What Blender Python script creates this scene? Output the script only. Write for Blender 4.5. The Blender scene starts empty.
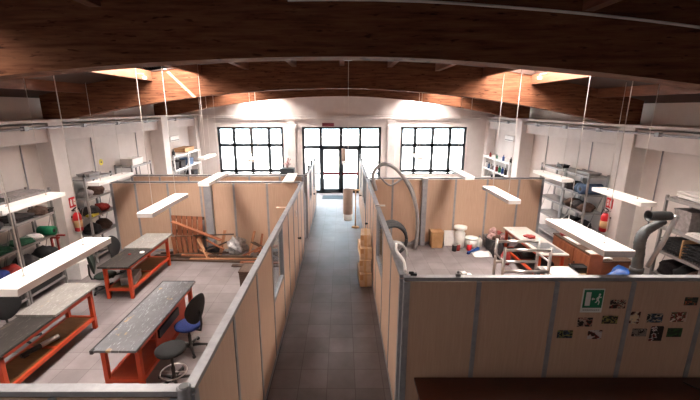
import bpy, bmesh, math, random
from mathutils import Vector, Matrix, Euler
random.seed(7)
PI = math.pi
COL = bpy.context.scene.collection

# ------------------------------------------------------------------ materials
def lin(h):
    if isinstance(h, str):
        h = tuple(int(h[i:i+2], 16)/255 for i in (0, 2, 4))
    return tuple((c/12.92 if c <= .04045 else ((c+.055)/1.055)**2.4) for c in h) + (1,)

def base(name):
    m = bpy.data.materials.new(name); m.use_nodes = True
    nt = m.node_tree
    return m, nt, nt.nodes['Principled BSDF']

def ramp(nt, fac, stops):
    r = nt.nodes.new('ShaderNodeValToRGB'); e = r.color_ramp.elements
    while len(e) < len(stops): e.new(.5)
    for el, (p, c) in zip(e, stops):
        el.position = p; el.color = lin(c)
    nt.links.new(fac, r.inputs[0]); return r

def coords(nt, scale=(1, 1, 1)):
    tc = nt.nodes.new('ShaderNodeTexCoord'); mp = nt.nodes.new('ShaderNodeMapping')
    mp.inputs['Scale'].default_value = scale
    nt.links.new(tc.outputs['Object'], mp.inputs[0]); return mp.outputs[0]

def noise(nt, vec, scale, detail=4, rough=.6):
    n = nt.nodes.new('ShaderNodeTexNoise'); n.inputs['Scale'].default_value = scale
    n.inputs['Detail'].default_value = detail; n.inputs['Roughness'].default_value = rough
    nt.links.new(vec, n.inputs['Vector']); return n.outputs['Fac']

def bump(nt, b, h, s=.2, d=.01):
    bp = nt.nodes.new('ShaderNodeBump'); bp.inputs['Strength'].default_value = s; bp.inputs['Distance'].default_value = d
    nt.links.new(h, bp.inputs['Height']); nt.links.new(bp.outputs[0], b.inputs['Normal'])

def plain(name, c1, c2=None, rough=.5, metal=0, scale=6, stretch=(1, 1, 1), lo=.35, hi=.65, bmp=0):
    m, nt, b = base(name)
    v = coords(nt, stretch); f = noise(nt, v, scale)
    r = ramp(nt, f, [(lo, c1), (hi, c2 or c1)])
    nt.links.new(r.outputs[0], b.inputs['Base Color'])
    b.inputs['Roughness'].default_value = rough; b.inputs['Metallic'].default_value = metal
    if bmp: bump(nt, b, f, bmp)
    return m

def emis(name, c, s):
    m, nt, b = base(name)
    nt.nodes.remove(b); e = nt.nodes.new('ShaderNodeEmission')
    e.inputs[0].default_value = lin(c); e.inputs[1].default_value = s
    nt.links.new(e.outputs[0], nt.nodes['Material Output'].inputs[0]); return m

M = {}
M['wall'] = plain('wall_paint', 'cdc5c1', 'd8d1cd', .75, scale=1.2)
M['column'] = plain('column_paint', 'cbc4c1', 'd8d2cf', .7, scale=1.5)
M['pier'] = plain('pier_paint', 'b9b2ae', 'c4bdb8', .7, scale=1.5)
M['alu'] = plain('aluminium', '8b8b8f', '9c9c9f', .5, .45, scale=8)
M['greyframe'] = plain('grey_profile', '93949a', 'a2a3a8', .5, .3, scale=8)
M['whitemetal'] = plain('white_enamel', 'f0eeec', 'f7f5f3', .4, scale=5)
M['lampwhite'] = plain('lamp_enamel', 'f3f1ef', 'ece8e6', .4, scale=4)
M['wire'] = plain('wire_white', 'cfc8c2', 'd8d2cc', .5)
M['steel'] = plain('polished_steel', 'b0acaa', 'c8c4c1', .28, .95, scale=5)
M['greymetal'] = plain('shelf_grey', '8d8a8a', 'a09d9c', .5, .35, scale=5)
M['chairblack'] = plain('black_cloth', '0c0c0f', '17171a', .85, scale=60, bmp=.1)
M['chairgreen'] = plain('dark_green_cloth', '0c1a14', '13261d', .85, scale=60)
M['chairblue'] = plain('blue_cloth', '0a1b50', '0f286a', .85, scale=60)
M['blackplastic'] = plain('black_plastic', '101012', '1a1a1c', .45, scale=20)
M['orange'] = plain('orange_paint', 'b23c1b', 'c04822', .42, scale=5)
M['orangedark'] = plain('red_orange_panel', '9c3112', 'ab3a18', .5, scale=4)
M['brownshelf'] = plain('brown_ply', '6b4522', '7d5530', .6, scale=4, stretch=(1, 5, 1))
M['brownboard'] = plain('rust_board', '7a432b', '935638', .55, scale=3, stretch=(1, 4, 1))
M['darktable'] = plain('dark_red_wood', '2b1006', '3c190b', .3, scale=5, stretch=(1, 12, 12))
M['plank'] = plain('raw_wood', '9a6648', 'b98a68', .7, scale=5, stretch=(2, 12, 12), bmp=.2)
M['plankdark'] = plain('old_wood', '3f3028', '5e473a', .75, scale=5, stretch=(2, 12, 12), bmp=.2)
M['plankred'] = plain('pallet_wood', '844c32', 'a5694a', .7, scale=6, stretch=(8, 8, 2), bmp=.2)
M['card'] = plain('cardboard', 'b98e62', 'c89f74', .8, scale=4)
M['cardpale'] = plain('pale_cardboard', 'c9a98a', 'd8bda2', .8, scale=7)
M['white'] = plain('white_sheet', 'e6e3e2', 'f0eeec', .6, scale=5)
M['plasticwhite'] = plain('white_plastic', 'ecebe8', 'f4f3f0', .35)
M['redpaint'] = plain('red_enamel', 'b8101a', 'c4161f', .35)
M['red'] = plain('red_plastic', '7c1f1c', '9c302a', .6)
M['green'] = plain('green_foam', '0a6e4a', '108458', .6)
M['greendark'] = plain('green_fabric', '1d4a36', '2d6a4d', .8, scale=20)
M['blue'] = plain('blue_tarp', '082f6c', '0f4a92', .45, scale=12, bmp=.3)
M['bluegrey'] = plain('slate_blue_fabric', '39506e', '566f8f', .7, scale=9)
M['darkfab'] = plain('dark_fabric', '1d1a1c', '332e30', .85, scale=14, bmp=.2)
M['brownfab'] = plain('brown_fabric', '3c2a21', '574036', .85, scale=14, bmp=.2)
M['greyfab'] = plain('grey_fabric', '7c7676', '979090', .85, scale=14, bmp=.2)
M['yellow'] = plain('yellow_plastic', 'd8c838', 'e4d64a', .5)
M['tan'] = plain('tan_board', 'c49a6c', 'd2ab80', .7, scale=6)
M['ductgrey'] = plain('duct_fabric', '3f4244', '54575a', .55, scale=9)
M['ductdark'] = plain('duct_metal', '2e3032', '3c3f41', .45, .2, scale=9)
M['hose'] = plain('grey_hose', '8c8a8a', '9e9b9a', .45)
M['rubber'] = plain('black_rubber', '2a2a2d', '3b3b3e', .6)
M['cyl'] = plain('beige_shade', 'b09a8c', 'bca698', .5)
M['cylend'] = plain('frosted_end', 'dfe0de', 'e8e9e7', .4)
M['framedark'] = plain('window_frame_paint', '232b31', '2d363c', .45)
M['mat'] = plain('mat_fibre', '2c3a42', '3a4850', .9, scale=40)
M['exitred'] = plain('exit_sign_red', '5c1420', '6c1a28', .5)
M['signgreen'] = plain('sign_green', '00704a', '057a52', .45)
M['signwhite'] = plain('sign_white', 'd9ddd8', 'e4e6e2', .5)
M['pink'] = plain('pink_rags', '8f6664', 'c4a5a0', .85, scale=16)
M['foil'] = plain('plastic_film', '6f6c6e', 'c4c1c1', .3, .2, scale=9, bmp=.6)
M['bench_grey'] = None

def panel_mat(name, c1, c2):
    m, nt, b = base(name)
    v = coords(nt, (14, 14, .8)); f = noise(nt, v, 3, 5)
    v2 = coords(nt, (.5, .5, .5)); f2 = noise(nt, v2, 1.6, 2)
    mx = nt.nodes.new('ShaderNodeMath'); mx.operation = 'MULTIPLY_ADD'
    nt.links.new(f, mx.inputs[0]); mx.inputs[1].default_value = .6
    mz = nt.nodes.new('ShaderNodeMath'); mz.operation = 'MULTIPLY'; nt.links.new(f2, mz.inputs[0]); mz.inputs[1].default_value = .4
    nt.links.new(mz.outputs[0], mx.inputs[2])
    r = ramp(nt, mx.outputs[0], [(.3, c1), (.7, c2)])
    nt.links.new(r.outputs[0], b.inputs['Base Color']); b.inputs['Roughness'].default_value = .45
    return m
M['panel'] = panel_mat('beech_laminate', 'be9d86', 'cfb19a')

def beam_mat():
    m, nt, b = base('glulam_timber')
    v = coords(nt, (.8, 6, 10)); f = noise(nt, v, 2.2, 6, .65)
    r = ramp(nt, f, [(.3, '48291b'), (.5, '68412d'), (.72, '7d553d')])
    w = coords(nt, (2.2, 1, 11)); k = noise(nt, w, 2.4, 2)      # knots
    rk = ramp(nt, k, [(.62, 'ffffff'), (.7, '7a6050')])
    mx = nt.nodes.new('ShaderNodeMixRGB'); mx.blend_type = 'MULTIPLY'; mx.inputs[0].default_value = .8
    nt.links.new(r.outputs[0], mx.inputs[1]); nt.links.new(rk.outputs[0], mx.inputs[2])
    nt.links.new(mx.outputs[0], b.inputs['Base Color']); b.inputs['Roughness'].default_value = .85; b.inputs['Specular IOR Level'].default_value = .2
    bump(nt, b, f, .1); return m
M['beam'] = beam_mat()
M['deck'] = plain('ceiling_boards', '2f1a12', '42281c', .65, scale=3, stretch=(1, 10, 1))
M['purlin'] = plain('purlin_timber', '6b4330', '80543e', .55, scale=3, stretch=(8, 1, 8))

def tile_mat():
    m, nt, b = base('floor_tiles')
    tc = nt.nodes.new('ShaderNodeTexCoord'); mp = nt.nodes.new('ShaderNodeMapping')
    mp.inputs['Location'].default_value = (.24, -.06, 0)
    nt.links.new(tc.outputs['Object'], mp.inputs[0])
    br = nt.nodes.new('ShaderNodeTexBrick'); br.offset = 0; br.squash = 1
    br.inputs['Scale'].default_value = 1; br.inputs['Brick Width'].default_value = .45; br.inputs['Row Height'].default_value = .45
    br.inputs['Mortar Size'].default_value = .004; br.inputs['Mortar Smooth'].default_value = .1
    br.inputs['Color1'].default_value = lin('857d7f'); br.inputs['Color2'].default_value = lin('938a8c'); br.inputs['Mortar'].default_value = lin('675f60')
    nt.links.new(mp.outputs[0], br.inputs['Vector'])
    v = coords(nt); f = noise(nt, v, 1.3, 6)
    r = ramp(nt, f, [(.3, 'd2d0d0'), (.7, 'ffffff')])
    mx = nt.nodes.new('ShaderNodeMixRGB'); mx.blend_type = 'MULTIPLY'; mx.inputs[0].default_value = 1
    nt.links.new(br.outputs[0], mx.inputs[1]); nt.links.new(r.outputs[0], mx.inputs[2])
    nt.links.new(mx.outputs[0], b.inputs['Base Color'])
    f2 = noise(nt, v, 5, 4); rr = nt.nodes.new('ShaderNodeMapRange'); rr.inputs[3].default_value = .34; rr.inputs[4].default_value = .55; b.inputs['Specular IOR Level'].default_value = .3
    nt.links.new(f2, rr.inputs[0]); nt.links.new(rr.outputs[0], b.inputs['Roughness'])
    bump(nt, b, br.outputs['Fac'], -.15, .003); return m
M['tile'] = tile_mat()

def stained(name, c1, c2, stain, marks, rough=.4, metal=.2):
    """worn bench top: base tone, paint stains, scratched chalky marks"""
    m, nt, b = base(name)
    v = coords(nt); f = noise(nt, v, 3, 6)
    r = ramp(nt, f, [(.3, c1), (.7, c2)])
    f2 = noise(nt, coords(nt, (1.3, .8, 1)), 4.5, 3); s2 = ramp(nt, f2, [(.64, '000000'), (.7, 'ffffff')])
    mx = nt.nodes.new('ShaderNodeMixRGB'); nt.links.new(s2.outputs[0], mx.inputs[0]); nt.links.new(r.outputs[0], mx.inputs[1]); mx.inputs[2].default_value = lin(stain)
    f3 = noise(nt, coords(nt, (14, 3, 1)), 3, 5); s3 = ramp(nt, f3, [(.57, '000000'), (.66, 'cccccc')])
    m2 = nt.nodes.new('ShaderNodeMixRGB'); nt.links.new(s3.outputs[0], m2.inputs[0]); nt.links.new(mx.outputs[0], m2.inputs[1]); m2.inputs[2].default_value = lin(marks)
    nt.links.new(m2.outputs[0], b.inputs['Base Color'])
    b.inputs['Roughness'].default_value = rough; b.inputs['Metallic'].default_value = metal
    return m
M['bench_grey'] = stained('worn_grey_top', '616266', '77787d', 'a58a68', 'b4b7bc')
M['bench_dark'] = stained('worn_dark_top', '2b2827', '3a3634', '5a4c3e', '6d6762', .5)
M['bench_pale'] = stained('pale_grey_board', '898683', '9b9894', 'b09a86', 'c9c7c6', .45)
M['bench_white'] = stained('paint_stained_top', 'b6ada6', 'c8bfb8', 'b0603a', 'd9d4cf', .5, 0)

def glass_mat():
    m, nt, b = base('window_glass')
    nt.nodes.remove(b)
    t = nt.nodes.new('ShaderNodeBsdfTransparent'); g = nt.nodes.new('ShaderNodeBsdfGlossy'); g.inputs['Roughness'].default_value = .02
    mx = nt.nodes.new('ShaderNodeMixShader'); mx.inputs[0].default_value = .06
    t.inputs[0].default_value = (.97, .99, .99, 1)
    nt.links.new(t.outputs[0], mx.inputs[1]); nt.links.new(g.outputs[0], mx.inputs[2])
    nt.links.new(mx.outputs[0], nt.nodes['Material Output'].inputs[0]); return m
M['glass'] = glass_mat()
def frost_mat():
    m, nt, b = base('partition_glass')
    nt.nodes.remove(b)
    t = nt.nodes.new('ShaderNodeBsdfTransparent'); t.inputs[0].default_value = (.86, .9, .91, 1)
    g = nt.nodes.new('ShaderNodeBsdfGlossy'); g.inputs['Roughness'].default_value = .08
    mx = nt.nodes.new('ShaderNodeMixShader'); mx.inputs[0].default_value = .22
    nt.links.new(t.outputs[0], mx.inputs[1]); nt.links.new(g.outputs[0], mx.inputs[2])
    nt.links.new(mx.outputs[0], nt.nodes['Material Output'].inputs[0]); return m
M['pglass'] = frost_mat()
M['sky'] = emis('opal_skylight', 'fff1e6', 40)
M['sky_near'] = emis('fill_skylight', 'fff1e6', 17)  # unseen near-bay sheets added as fill, glow tuned to the front partition
M['sky_far'] = emis('boosted_skylight', 'fff4ec', 90)  # same opal sheet as mid bay, glow raised to brighten the far wall

# ------------------------------------------------------------------ mesh builder
class B:
    def __init__(s): s.bm = bmesh.new()
    def box(s, x0, x1, y0, y1, z0, z1, rot=None, piv=None):
        vs = [s.bm.verts.new((x, y, z)) for z in (z0, z1) for x, y in ((x0, y0), (x1, y0), (x1, y1), (x0, y1))]
        for f in ((3, 2, 1, 0), (4, 5, 6, 7), (0, 1, 5, 4), (1, 2, 6, 5), (2, 3, 7, 6), (3, 0, 4, 7)):
            s.bm.faces.new([vs[i] for i in f])
        if rot:
            c = Vector(piv) if piv else Vector(((x0+x1)/2, (y0+y1)/2, (z0+z1)/2))
            R = Euler(rot).to_matrix()
            for v in vs: v.co = c + R @ (v.co - c)
        return s
    def cbox(s, c, d, rot=None):
        return s.box(c[0]-d[0]/2, c[0]+d[0]/2, c[1]-d[1]/2, c[1]+d[1]/2, c[2]-d[2]/2, c[2]+d[2]/2, rot)
    def hexa(s, vs):
        """8 points: bottom loop then top loop"""
        v = [s.bm.verts.new(p) for p in vs]
        for f in ((3, 2, 1, 0), (4, 5, 6, 7), (0, 1, 5, 4), (1, 2, 6, 5), (2, 3, 7, 6), (3, 0, 4, 7)):
            s.bm.faces.new([v[i] for i in f])
        return s
    def tube(s, pts, r, n=10, closed=False):
        pts = [Vector(p) for p in pts]; rs = r if isinstance(r, (list, tuple)) else [r]*len(pts)
        rings = []; up = None
        for i, p in enumerate(pts):
            if closed: t = pts[(i+1) % len(pts)] - pts[i-1]
            else: t = pts[min(i+1, len(pts)-1)] - pts[max(i-1, 0)]
            t.normalize()
            if up is None:
                up = Vector((0, 0, 1)) if abs(t.z) < .9 else Vector((1, 0, 0))
            a = t.cross(up).normalized(); b = a.cross(t).normalized(); up = b
            rings.append([s.bm.verts.new(p + rs[i]*(a*math.cos(2*PI*k/n) + b*math.sin(2*PI*k/n))) for k in range(n)])
        m = len(rings)
        for i in range(m if closed else m-1):
            A, C = rings[i], rings[(i+1) % m]
            for k in range(n):
                f = s.bm.faces.new((A[k], A[(k+1) % n], C[(k+1) % n], C[k])); f.smooth = True
        if not closed:
            s.bm.faces.new(rings[0]); s.bm.faces.new(rings[-1][::-1])
        return s
    def lathe(s, prof, c=(0, 0, 0), n=20, ax='z'):
        c = Vector(c); rings = []
        for r, h in prof:
            ring = []
            for k in range(n):
                a = 2*PI*k/n; u, v = max(r, .0004)*math.cos(a), max(r, .0004)*math.sin(a)
                ring.append(s.bm.verts.new(c + Vector({'z': (u, v, h), 'y': (v, h, u), 'x': (h, u, v)}[ax])))
            rings.append(ring)
        for A, C in zip(rings, rings[1:]):
            for k in range(n):
                f = s.bm.faces.new((A[k], A[(k+1) % n], C[(k+1) % n], C[k])); f.smooth = True
        s.bm.faces.new(rings[0][::-1]); s.bm.faces.new(rings[-1]); return s
    def blob(s, c, d, amp=.12, seed=0, flat=None):
        r = bmesh.ops.create_icosphere(s.bm, subdivisions=3, radius=1)
        rnd = random.Random(seed); ph = [rnd.uniform(0, 6) for _ in range(6)]
        for v in r['verts']:
            p = v.co.copy()
            k = 1 + amp*(math.sin(3*p.x+ph[0])*math.sin(4*p.y+ph[1]) + .6*math.sin(7*p.z+ph[2]+3*p.x) + .5*math.sin(9*p.y+ph[3]+5*p.x))
            q = Vector((p.x*d[0]/2*k, p.y*d[1]/2*k, p.z*d[2]/2*k))
            if q.z < -d[2]*.36: q.z = -d[2]*.36
            q.z += d[2]*.36
            v.co = Vector(c) + q
        for f in s.bm.faces:
            if all(v in r['verts'] for v in f.verts[:1]): f.smooth = True
        return s
    def slab(s, c, w, d, t, wav=.0, n=8, seed=0):
        """loose sheet with a slight wave and thickness"""
        rnd = random.Random(seed); p1, p2 = rnd.uniform(0, 6), rnd.uniform(0, 6); g = {}
        for L in (0, 1):
            for i in range(n+1):
                for j in range(n+1):
                    z = wav*(math.sin(i*1.1+p1)+math.sin(j*.9+p2)) + L*t + 2*wav
                    g[L, i, j] = s.bm.verts.new((c[0]+w*(i/n-.5), c[1]+d*(j/n-.5), c[2]+z))
        for i in range(n):
            for j in range(n):
                s.bm.faces.new((g[0, i, j], g[0, i, j+1], g[0, i+1, j+1], g[0, i+1, j]))
                s.bm.faces.new((g[1, i, j], g[1, i+1, j], g[1, i+1, j+1], g[1, i, j+1]))
        for i in range(n):
            s.bm.faces.new((g[0, i, 0], g[0, i+1, 0], g[1, i+1, 0], g[1, i, 0])); s.bm.faces.new((g[0, i+1, n], g[0, i, n], g[1, i, n], g[1, i+1, n]))
            s.bm.faces.new((g[0, 0, i+1], g[0, 0, i], g[1, 0, i], g[1, 0, i+1])); s.bm.faces.new((g[0, n, i], g[0, n, i+1], g[1, n, i+1], g[1, n, i]))
        return s
    def build(s, name, mat, parent=None, bev=0):
        me = bpy.data.meshes.new(name)
        bmesh.ops.recalc_face_normals(s.bm, faces=s.bm.faces)
        s.bm.to_mesh(me); s.bm.free()
        o = bpy.data.objects.new(name, me); COL.objects.link(o)
        me.materials.append(M[mat] if isinstance(mat, str) else mat)
        if parent: o.parent = parent
        if bev:
            b = o.modifiers.new('bevel', 'BEVEL'); b.width = bev; b.segments = 2; b.limit_method = 'ANGLE'
        return o

def tag(o, label, cat, group=None):
    o['label'] = label; o['category'] = cat
    if group: o['group'] = group
    return o
def thing(name, label, cat, loc=(0, 0, 0), rz=0, group=None):
    o = bpy.data.objects.new(name, None); COL.objects.link(o); o.empty_display_size = .1
    o.location = loc; o.rotation_euler = (0, 0, rz); return tag(o, label, cat, group)
def struct(name, b, mat, bev=0):
    o = b.build(name, mat, None, bev); o['kind'] = 'structure'; return o
def solo(name, b, mat, label, cat, loc, rz=0, group=None, bev=0, rot=None):
    o = b.build(name, mat, None, bev); o.location = loc; o.rotation_euler = rot or (0, 0, rz); return tag(o, label, cat, group)
def copy_tree(o, parent=None):
    c = o.copy(); COL.objects.link(c); c.parent = parent
    for ch in list(o.children): copy_tree(ch, c)
    return c
def arc(f, n): return [f(i/n) for i in range(n+1)]

# ------------------------------------------------------------------ setting
WX, CXF = 7.65, 7.25            # side walls, column faces
YF, YB = 19.1, -3.0             # far wall, wall behind the gallery
zb = lambda x: 4.79 - .016*x*x - (.017*x*min(1, x/1.5) if x > 0 else 0)  # underside of the arched beams
ROOF = .72
struct('floor', B().box(-WX-.3, WX+.3, YB-.3, YF+.3, -.2, 0), 'tile')
for s, nm in ((-1, 'left'), (1, 'right')):
    dz = -.13 if s > 0 else 0
    struct('wall_'+nm, B().box(s*WX-(.3 if s < 0 else 0), s*WX+(.3 if s > 0 else 0), YB, YF+.3, 0, 4.62 if s < 0 else 4.5), 'wall')
    for k, (y0, y1) in enumerate(((3.7, 4.2), (9.35, 9.85), (15.0, 15.5), (18.75, YF))):
        struct(f'trim_{nm}_column_{k+1}', B().box(min(s*WX, s*(CXF-(.12 if k == 2 else 0))), max(s*WX, s*(CXF-(.12 if k == 2 else 0))), y0, y1, 0, 3.98+dz), 'column', .01)
    # precast edge beam running along the wall between the columns, with a ledge
    b = B()
    for y0, y1 in ((YB, 3.7), (4.2, 9.35), (9.85, 15.0), (15.5, 18.75)):
        b.box(min(s*WX, s*(CXF+.06)), max(s*WX, s*(CXF+.06)), y0, y1, 3.5+dz, 3.93+dz)
    b.box(min(s*WX, s*(CXF-.02)), max(s*WX, s*(CXF-.1)), YB, YF, 3.98+dz, 4.05+dz)
    struct(f'trim_{nm}_edge_beam', b, 'column', .01)
    # greyish recessed bay panels below the edge beam
# wall behind the camera
FILL_WIN = [(-5.6, -4.2, 2.4, 3.1)]  # unseen rear window opening, added to light the near beam and front partition
b = B(); xx = -WX
for x0, x1, z0, z1 in FILL_WIN:
    b.box(xx, x0, YB-.3, YB, 0, 5.6).box(x0, x1, YB-.3, YB, 0, z0).box(x0, x1, YB-.3, YB, z1, 5.6); xx = x1
b.box(xx, WX, YB-.3, YB, 0, 5.6)
struct('wall_back', b, 'wall')
# far wall, built round its three glazed openings
OP = [(-6.32, -2.98, 1.0, 3.42), (-2.03, 1.99, 0, 3.42), (2.98, 6.32, 1.0, 3.42)]
b = B(); xs = [-WX]
for x0, x1, z0, z1 in OP:
    b.box(xs[-1], x0, YF, YF+.3, 0, 3.42); xs.append(x1)
    if z0 > 0: b.box(x0, x1, YF, YF+.3, 0, z0)
b.box(xs[-1], WX, YF, YF+.3, 0, 3.42); b.box(-WX, WX, YF, YF+.3, 3.42, 5.6)
struct('wall_far', b, 'wall')
b = B()
for x in (-2.55, 2.5): b.box(x-.2, x+.2, YF-.12, YF, 0, 3.75)
b.box(-CXF, CXF, YF-.12, YF, 3.75, 3.98)
struct('trim_far_piers', b, 'column', .01)

# arched glulam beams (camera side bay, middle bay, far bay)
def arch_beam(name, yc, w=.3, top=ROOF+.02):
    b = B(); n = 48; rows = []
    for i in range(n+1):
        x = -7.42 + 14.84*i/n
        rows.append([b.bm.verts.new((x, yc+sy*w/2, max(zb(x), 4.06 if x < 0 else 3.93)+dz if dz == 0 else zb(x)+dz)) for sy, dz in ((-1, 0), (1, 0), (1, top), (-1, top))])
    for A, C in zip(rows, rows[1:]):
        for k in range(4): b.bm.faces.new((A[k], A[(k+1) % 4], C[(k+1) % 4], C[k]))
    b.bm.faces.new(rows[0]); b.bm.faces.new(rows[-1][::-1])
    return struct(name, b, 'beam')
BY = [-1.7, 3.95, 9.6, 15.25]
for i, y in enumerate(BY): arch_beam(f'ceiling_beam_{i+1}', y)
# purlins along the hall and the boarded roof, open above the skylights
PX = [0, 1.15, 2.3, 3.45, 4.65, 6.3]
px = sorted(set([-x for x in PX] + PX))
b = B()
for x in px:
    for y0, y1 in ((YB, BY[0]-.15), (BY[0]+.15, BY[1]-.15), (BY[1]+.15, BY[2]-.15), (BY[2]+.15, BY[3]-.15), (BY[3]+.15, YF)):
        z = zb(x)+ROOF
        b.box(x-.055, x+.055, y0, y1, z-.2, z+.02)
struct('ceiling_purlins', b, 'purlin')
SKY = [(.6, 3.5), (4.9, 9.42), (11.5, 15.07), (16.4, 18.95)]  # y ranges of the skylights; the unseen first pair is added for fill
b = B()
edges = [-WX-.3] + px + [WX+.3]
def deckseg(x0, x1, y0, y1):
    z0, z1 = zb(x0)+ROOF, zb(x1)+ROOF
    b.hexa([(x0, y0, z0), (x1, y0, z1), (x1, y1, z1), (x0, y1, z0), (x0, y0, z0+.12), (x1, y0, z1+.12), (x1, y1, z1+.12), (x0, y1, z0+.12)])
for x0, x1 in zip(edges, edges[1:]):
    if {abs(x0), abs(x1)} == {3.45, 4.65}:
        ys = [YB-.3] + [v for r in SKY for v in r] + [YF+.3]
        if x0 > 0: ys[2] = 1.0
        for y0, y1 in zip(ys[::2], ys[1::2]): deckseg(x0, x1, y0, y1)
    else: deckseg(x0, x1, YB-.3, YF+.3)
struct('ceiling', b, 'deck')
def sheet(b, x0, x1, y0, y1, z): b.box(x0, x1, y0, y1, z, z+.03)
# timber shafts round each skylight and the opal sheet over it
n = 0
for y0, y1 in SKY:
    for s in (-1, 1):
        n += 1
        if s > 0 and y0 < 4: y1 = 1.0  # right near skylight cut short to keep the front partition dim
        z0, z1 = zb(3.45)+ROOF, zb(4.65)+ROOF
        top = z0+.3
        b = B()
        b.hexa([(s*3.4, y0-.05, z0+.1), (s*3.45, y0-.05, z0+.1), (s*3.45, y1+.05, z0+.1), (s*3.4, y1+.05, z0+.1), (s*3.4, y0-.05, top), (s*3.45, y0-.05, top), (s*3.45, y1+.05, top), (s*3.4, y1+.05, top)])
        b.hexa([(s*4.65, y0-.05, z1+.1), (s*4.7, y0-.05, z1+.1), (s*4.7, y1+.05, z1+.1), (s*4.65, y1+.05, z1+.1), (s*4.65, y0-.05, top), (s*4.7, y0-.05, top), (s*4.7, y1+.05, top), (s*4.65, y1+.05, top)])
        for yy in (y0-.05, y1):
            b.hexa([(s*3.45, yy, z0+.1), (s*4.65, yy, z1+.1), (s*4.65, yy+.05, z1+.1), (s*3.45, yy+.05, z0+.1), (s*3.45, yy, top), (s*4.65, yy, top), (s*4.65, yy+.05, top), (s*3.45, yy+.05, top)])
        struct(f'trim_skylight_{n}', b, 'white')
        b = B()
        if s < 0 and 4 < y0 < 9:
            # the left sheet has a narrow clear slot at its outer corner: a blade of sun falls on the beam
            sheet(b, -4.55, -3.4, y0-.05, y1+.05, top); sheet(b, -4.7, -4.66, y0-.05, y1+.05, top); sheet(b, -4.66, -4.55, y0-.05, y1-.75, top)
        else:
            sheet(b, min(s*3.4, s*4.7), max(s*3.4, s*4.7), y0-.05, y1+.05, top)
        struct(f'window_skylight_{n}', b, 'sky_far' if y0 > 16 else 'sky_near' if y0 < 4 else 'sky')  # glow tuned per bay to balance the light
# conduits
def zc(x): return zb(x)+.49
struct('trim_conduit_beam', B().tube([(x, 3.77, zc(x)) for x in [-.5+.4*i for i in range(21)]], .013, 8), 'wire')
for s, nm in ((-1, 'left'), (1, 'right')):
    zc_ = 3.86 if s < 0 else 3.73
    b = B().tube([(s*(CXF-.03), y, zc_) for y in (YB, 4, 9, 14, 18.6)], .028, 8)
    for y in (5.2, 8.6, 10.6, 12.2, 14, 16.5): b.cbox((s*(CXF-.03), y, zc_), (.1, .12, .1))
    for y in (8.85, 11.4, 13.9): b.tube([(s*(WX-.03), y, zc_-.4), (s*(WX-.03), y, 1.0)], .015, 8)
    struct(f'trim_{nm}_conduit', b, 'greyframe')
b = B().tube([(-6.9, YF-.15, 3.85), (0, YF-.15, 3.85), (6.9, YF-.15, 3.85)], .02, 8)
struct('trim_far_conduit', b, 'wire')

# glazing of the far wall
def glazing(name, x0, x1, z0, z1, cols, rails, kind='window'):
    b = B(); t = .08; y0, y1 = YF+.05, YF+.13
    b.box(x0, x1, y0, y1, z1-.11, z1); b.box(x0, x1, y0, y1, z0, z0+.06)
    for x in cols: b.box(x-t, x+t, y0, y1, z0, z1)
    for z in rails: b.box(x0, x1, y0, y1, z-.08, z+.08)
    o = struct(name, b, 'framedark')
    g = B().box(x0+.02, x1-.02, YF+.085, YF+.095, z0+.02, z1-.02).build(name+'_glass', 'glass', o)
    return o
glazing('window_1', *OP[0], [-6.27, -5.5, -4.62, -3.72, -3.03], [2.5, 1.18])
w2 = glazing('door_1', *OP[1], [-1.98, -1.08, -.05, .93, 1.94], [2.4])
for k, (x0, x1, z0, z1) in enumerate(FILL_WIN):
    b = B()
    for x in (x0+.04, (x0+x1)/2, x1-.04): b.box(x-.04, x+.04, YB-.12, YB-.04, z0, z1)
    for z in (z0+.03, z1-.03): b.box(x0, x1, YB-.12, YB-.04, z-.04, z+.04)
    o = struct(f'window_{3+k}', b, 'framedark'); B().box(x0+.02, x1-.02, YB-.085, YB-.075, z0+.02, z1-.02).build('glass_pane', 'glass', o)  # frame and pane of the added rear window, there for fill light
glazing('window_2', *OP[2], [3.03, 3.72, 4.62, 5.5, 6.27], [2.5, 1.18])
# the two door leaves with their push bars
b = B()
for x0, x1 in ((-1.05, -.06), (-.04, .9)):
    b.box(x0, x0+.12, YF+.03, YF+.1, .02, 2.34); b.box(x1-.12, x1, YF+.03, YF+.1, .02, 2.34)
    b.box(x0, x1, YF+.03, YF+.1, .02, .22); b.box(x0, x1, YF+.03, YF+.1, 2.26, 2.34)
b.build('door_leaf_frame', 'framedark', w2)
b = B()
for x0, x1 in ((-.97, -.1), (0, .85)):
    b.box(x0, x1, YF-.03, YF+.03, .97, 1.11); b.cbox((x0+.05, YF+.02, 1.05), (.06, .1, .16))
b.build('push_bar', 'exitred', w2)
b = B().box(-1.98, -1.1, YF+.04, YF+.12, .0, .15).box(.95, 1.94, YF+.04, YF+.12, 0, .15).box(-1.98, -1.1, YF+.04, YF+.12, 1.0, 1.08).box(.95, 1.94, YF+.04, YF+.12, 1.0, 1.08)
b.build('side_light_frame', 'framedark', w2)
struct('ground_outside', B().box(-40, 40, YF+.35, 70, -.3, -.05), 'wall')

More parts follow.
